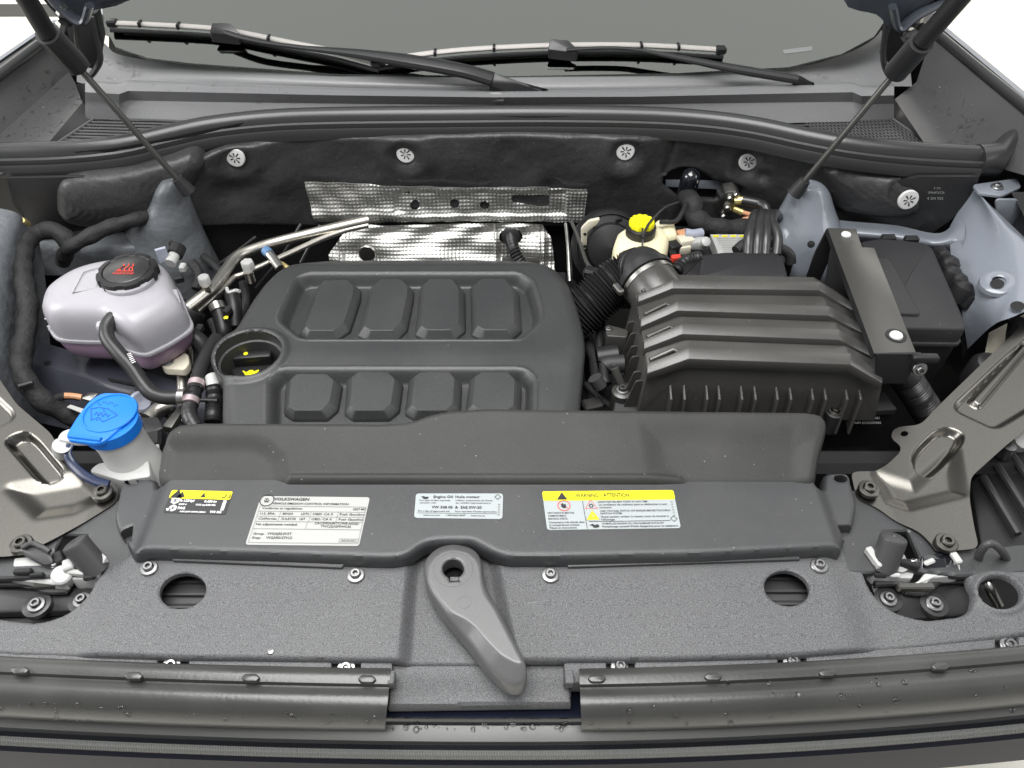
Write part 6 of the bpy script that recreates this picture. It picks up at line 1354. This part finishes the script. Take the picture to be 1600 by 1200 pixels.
# emission label
L, t = lab('emission_sticker', 'white emission information sticker with a printed table', [(408, 775), (578, 777), (561, 853), (383, 851)])
rsheet(L, 'sheet', 'label_white', t); m = MB()
m.add(L.ring(.067, .095, 0.0085, 0.0011)); 
for a_, b_ in (((.050, .05), (.062, .088)), ((.062, .088), (.074, .05)), ((.046, .085), (.055, .14)), ((.055, .14), (.066, .105)), ((.066, .105), (.077, .14)), ((.077, .14), (.088, .085))): m.add(L.line(*a_, *b_, 0.0010))
m.add(L.text('VOLKSWAGEN', .128, .452, .095, .062, bold=0.01)); m.add(L.text('VEHICLE EMISSION CONTROL INFORMATION', .126, .82, .180, .043))
m.add(L.text('Conforms to regulations:', .05, .415, .282, .044)); m.add(L.text('2027 MY', .872, .99, .285, .044))
for j, (a_, b_, c_, d_) in enumerate((('U.S. EPA:', 'BIN30', 'LDT2', 'Fuel: Gasoline'), ('California:', 'SULEV30', 'LDT', 'Fuel: Gasoline'))):
    y = .395 + .105 * j
    m.add(L.text(a_, .045, .18 + .03 * j, y, .044)); m.add(L.text(b_, .25, .34 + .04 * j, y, .044)); m.add(L.text(c_, .415, .485 - .02 * j, y, .044)); m.add(L.text('OBD: CA II', .52, .70, y, .044)); m.add(L.text(d_, .765, .985, y, .044))
m.add(L.text('No adjustments needed.', .04, .41, .615, .046)); m.add(L.text('CAC/DFI/AIR/TC/WR-HO2S/', .56, .955, .585, .044)); m.add(L.text('TWC(2)/GPF/HO2S', .62, .89, .645, .044))
m.add(L.text('Group:', .042, .14, .805, .044)); m.add(L.text('VVGAJ02.0V3T', .165, .38, .805, .05)); m.add(L.text('Evap:', .045, .12, .885, .044)); m.add(L.text('VVGAR0157VCS', .165, .395, .885, .05))
m.add(L.text('5NG 010 405 C', .835, .965, .918, .028)); m.build('print', 'print_black', t, smooth=False)
m = MB(); w = 0.0006
for y in (.215, .325, .43, .535, .685): m.add(L.line(.022, y, .985, y, w))
for x, y0, y1 in ((.022, .215, .96), (.985, .215, .96), (.225, .325, .535), (.50, .325, .535), (.745, .325, .535), (.49, .535, .685)): m.add(L.line(x, y0, x, y1, w))
m.add(L.line(.022, .96, .985, .96, w))
for x0_, y0_, x1_, y1_ in ((.815, .87, .98, .87), (.815, .93, .98, .93), (.815, .87, .815, .93), (.98, .87, .98, .93)): m.add(L.line(x0_, y0_, x1_, y1_, w))
m.build('table_lines', 'print_grey', t, smooth=False)
# refrigerant label
L, t = lab('refrigerant_sticker', 'small black and yellow refrigerant sticker with white letters', [(269, 766), (364, 768), (352, 804), (254, 801)])
rsheet(L, 'sheet', 'label_black', t, 0.003)
q = rc([L.at(0, 0, .0004), L.at(1, 0, .0004), L.at(1, .37, .0004), L.at(0, .37, .0004)], 0.0025, 4); put('yellow_band', (q, [tuple(range(len(q)))]), 'label_yellow', t, smooth=False)
m = MB(); m.add(L.disc(.115, .22, 0.0085, 0.0007, 3)); m.add(L.disc(.19, .23, 0.0055, 0.0007, 3)); m.add(L.poly([(.50, .30), (.53, .16), (.56, .1), (.565, .2), (.60, .3)]))
for a_, b_ in (((.85, .28), (.9, .3)), ((.9, .3), (.92, .14)), ((.94, .3), (.99, .28)), ((.97, .12), (.985, .26))): m.add(L.line(*a_, *b_, 0.0013))
m.build('band_icons', 'print_black', t, smooth=False)
m = MB(); m.add(L.ring(.125, .47, 0.0052, 0.0016, sides=6)); m.add(L.ring(.135, .80, 0.0048, 0.0016, sides=6)); m.add(L.poly([(.03, .84), (.1, .78), (.12, .88), (.06, .92)]))
for k in range(6): m.add(L.disc(.125 + .028 * math.cos(k * 1.047), .47 + .1 * math.sin(k * 1.047), 0.0012, n=6)); m.add(L.disc(.135 + .026 * math.cos(k * 1.047), .80 + .09 * math.sin(k * 1.047), 0.0011, n=6))
m.add(L.text('R-1234yf', .20, .44, .51, .105, bold=0.02)); m.add(L.text('0.480 kg', .60, .80, .52, .095, bold=0.02)); m.add(L.text('GWP 4', .205, .33, .66, .07, bold=0.02)); m.add(L.text('CO2 eq 0.00192t', .48, .80, .66, .07, bold=0.02))
m.add(L.text('PAG', .215, .33, .84, .11, bold=0.02)); m.add(L.text('SAE J639 J2842 J2843', .27, .68, .965, .06, bold=0.015)); m.add(L.text('VW AG', .745, .93, .965, .10, bold=0.02))
for k in range(8): m.add(L.rect(.90, .42 + .055 * k, .955, .455 + .055 * k, 0.0007))
m.build('print', 'print_white', t, smooth=False)
# oil label
L, t = lab('oil_sticker', 'small pale blue engine oil sticker in two languages', [(650, 771), (786, 771), (785, 811), (647, 809)])
rsheet(L, 'sheet', 'label_ice', t); m = MB()
m.add(L.poly([(.06, .16), (.09, .12), (.115, .16), (.13, .14), (.15, .16), (.14, .23), (.09, .24), (.08, .18)])); m.add(L.text('Engine Oil', .205, .425, .195, .10, bold=0.005)); m.add(L.text('Huile moteur', .455, .735, .195, .10, bold=0.005))
m.add(L.ring(.94, .15, 0.004, 0.0008, sides=4)); m.add(L.text('Use only oil that expressly', .045, .40, .32, .055)); m.add(L.text('complies with:', .05, .24, .42, .055)); m.add(L.text('Utiliser uniquement de l\'huile', .46, .88, .32, .055)); m.add(L.text('qui satisfait expressément à', .46, .86, .42, .055))
m.add(L.text('VW 508 00  &  SAE 0W-20', .19, .76, .62, .10, bold=0.01)); m.add(L.text('For a list of approved oils', .04, .40, .76, .06)); m.add(L.text('Pour une liste d\'huiles approuvées', .46, .93, .76, .06))
m.add(L.text('www.vw.com', .10, .29, .92, .06)); m.add(L.text('1-800-822-8987', .36, .58, .92, .06)); m.add(L.text('www.vw.ca', .64, .80, .92, .06)); m.add(L.line(.03, .81, .94, .81, 0.0004)); m.build('print', 'print_black', t, smooth=False)
m = MB(); [m.add(L.rect(.945, .42 + .1 * k, .968, .47 + .1 * k, 0.0007)) for k in range(5)]; m.build('side_code', 'print_grey', t, smooth=False, kind='stuff')
# warning label
L, t = lab('warning_sticker', 'white warning sticker with a bright yellow heading band', [(847, 768), (1052, 766), (1064, 825), (855, 828)])
rsheet(L, 'sheet', 'label_ice', t)
q = rc([L.at(0, 0, .0004), L.at(1, 0, .0004), L.at(1, .255, .0004), L.at(0, .255, .0004)], 0.003, 4); put('yellow_band', (q, [tuple(range(len(q)))]), 'label_yellow', t, smooth=False)
m = MB(); m.add(L.disc(.145, .165, 0.0072, 0.0007, 3)); m.add(L.text('WARNING    ATTENTION', .25, .655, .175, .105, bold=0.004))
m.add(L.text('HOT PARTS IN MOTOR', .02, .22, .60, .045)); m.add(L.text('COMPARTMENT.', .02, .16, .675, .045)); m.add(L.text('MOVING PARTS.', .02, .165, .75, .045)); m.add(L.text('Composants très chauds dans', .02, .285, .84, .048)); m.add(L.text('le compartiment moteur.', .02, .25, .91, .048)); m.add(L.text('Pièces en mouvement.', .02, .225, .98, .048))
m.add(L.text('RADIATOR FAN MAY START AT ANY TIME.', .41, .79, .325, .045)); m.add(L.text('Le ventilateur de radiateur peut se déclencher à tout', .415, .93, .40, .05)); m.add(L.text('moment.', .415, .51, .47, .045)); m.add(L.text('HIGH VOLTAGE. SWITCH OFF ENGINE BEFORE TOUCHING', .415, .945, .565, .045)); m.add(L.text('IGNITION SYSTEM.', .415, .58, .63, .045))
m.add(L.text('Haute tension; arrêter le moteur avant de toucher à', .415, .925, .715, .05)); m.add(L.text('l\'allumage.', .415, .52, .785, .048)); m.add(L.text('OVERFILLED ENGINE OIL CAN DAMAGE CATALYST', .415, .88, .89, .045)); m.add(L.text('Remplissage excessif d\'huile dangereux pour le catalyseur.', .415, .985, .965, .05))
m.add(L.line(.295, .27, .30, .99, 0.0006)); m.add(L.line(.32, .81, .93, .81, 0.0006)); m.add(L.poly([(.32, .9), (.345, .87), (.36, .9), (.38, .88), (.395, .92), (.385, .96), (.35, .97), (.34, .92)])); m.add(L.ring(.96, .765, 0.0042, 0.0008, sides=4))
m.add(L.poly([(.13, .36), (.14, .32), (.15, .36), (.165, .34), (.165, .44), (.145, .46), (.13, .42)])); m.add(L.ring(.355, .40, 0.0030, 0.0012, sides=5)); m.build('print', 'print_black', t, smooth=False)
m = MB(); m.add(L.ring(.15, .39, 0.0075, 0.0009)); m.add(L.line(.125, .34, .175, .45, 0.0009)); m.add(L.ring(.355, .40, 0.0085, 0.0009, sides=3)); m.build('red_signs', 'print_red', t, smooth=False)
m = MB(); m.add(L.disc(.355, .685, 0.0092, 0.0005, 3)); m.build('yellow_triangle', 'label_yellow', t, smooth=False)
m = MB(); m.add(L.ring(.355, .685, 0.0092, 0.0008, sides=3)); m.add(L.poly([(.358, .60), (.348, .68), (.357, .68), (.350, .74), (.364, .66), (.355, .66)], 0.0008)); m.build('triangle_sign', 'print_grey', t, smooth=False)
m = MB(); [m.add(L.rect(.962, .30 + .07 * k, .975, .335 + .07 * k, 0.0007)) for k in range(6)]; m.build('side_code', 'print_grey', t, smooth=False, kind='stuff')
# lettering on the air filter housing
yq = W(1352, 645, -0.035).y
Lm = Label([WY(1329, 641, yq - 0.004), WY(1381, 641, yq - 0.004), WY(1381, 664, yq - 0.004), WY(1329, 664, yq - 0.004)]); Lm.n = Vector((0, -1, 0))
m = MB(); m.add(Lm.text('MAHLE', .30, .60, .28, .17)); m.add(Lm.text('0270940/A01', .30, .86, .58, .17)); m.add(Lm.text('ASM 0270000/A01', .10, .90, .90, .17)); m.build('maker_print', 'print_white', ab, smooth=False)

# ================================================================== WATER DROPLETS
from mathutils.bvhtree import BVHTree
bpy.context.view_layer.update()
def drops(name, label, cat_objs, areas, count, rmin, rmax, seed):
    random.seed(seed); V = []; Fq = []
    trees = []
    for o in cat_objs:
        me = o.data; trees.append(BVHTree.FromPolygons([o.matrix_world @ v.co for v in me.vertices], [tuple(p.vertices) for p in me.polygons]))
    ct_ = MB(); C = Vector((0, 0, H)); made = 0
    for _ in range(count * 6):
        if made >= count: break
        (u0, v0), (u1, v1), (u2, v2), (u3, v3) = random.choice(areas); a, b = random.random(), random.random()
        u = (u0 * (1 - a) + u1 * a) * (1 - b) + (u3 * (1 - a) + u2 * a) * b; v = (v0 * (1 - a) + v1 * a) * (1 - b) + (v3 * (1 - a) + v2 * a) * b
        d = ray(u, v).normalized(); best = None
        for tr0 in trees:
            h_ = tr0.ray_cast(C, d)
            if h_[0] is not None and (best is None or h_[3] < best[3]): best = h_
        if best is None: continue
        p, n = best[0], best[1]
        if n.dot(d) > 0: n = -n
        r = rmin + (rmax - rmin) * random.random() ** 2.5
        ct_.add(lathe([(r, -0.0002), (r * .93, r * .3), (r * .6, r * .58), (r * .25, r * .68), (0.00005, r * .7)], p, n, n=10, caps=False)); made += 1
    o = ct_.build(name, 'droplet', None, angle=80); o['kind'] = 'stuff'; o['label'] = label; o['category'] = 'water drops'
def kids(*ts): return [c for t in ts for c in t.children if c.type == 'MESH']
drops('water_drops', 'tiny water drops scattered over the cowl, channels and front strips', kids(chl, chr_, cw, sealL, sealR, bt),
      [[(0, 215), (110, 115), (130, 155), (65, 225)], [(0, 215), (110, 115), (130, 155), (65, 225)], [(10, 150), (90, 80), (105, 110), (0, 205)], [(1440, 130), (1470, 110), (1560, 200), (1510, 220)], [(1440, 140), (1500, 200), (1520, 235), (1470, 220)], [(160, 75), (230, 105), (220, 125), (165, 125)],
       [(190, 128), (500, 138), (500, 160), (190, 158)], [(1200, 108), (1330, 95), (1340, 125), (1210, 130)], [(920, 1075), (1590, 1040), (1600, 1108), (920, 1142)], [(0, 1095), (600, 1120), (600, 1142), (0, 1118)], [(610, 1130), (900, 1130), (900, 1140), (610, 1140)]], 560, 0.0008, 0.0038, 7)

# ------------------------------------------------------------------ tidy helper properties
for o in bpy.data.objects:
    if '_base' in o: del o['_base']
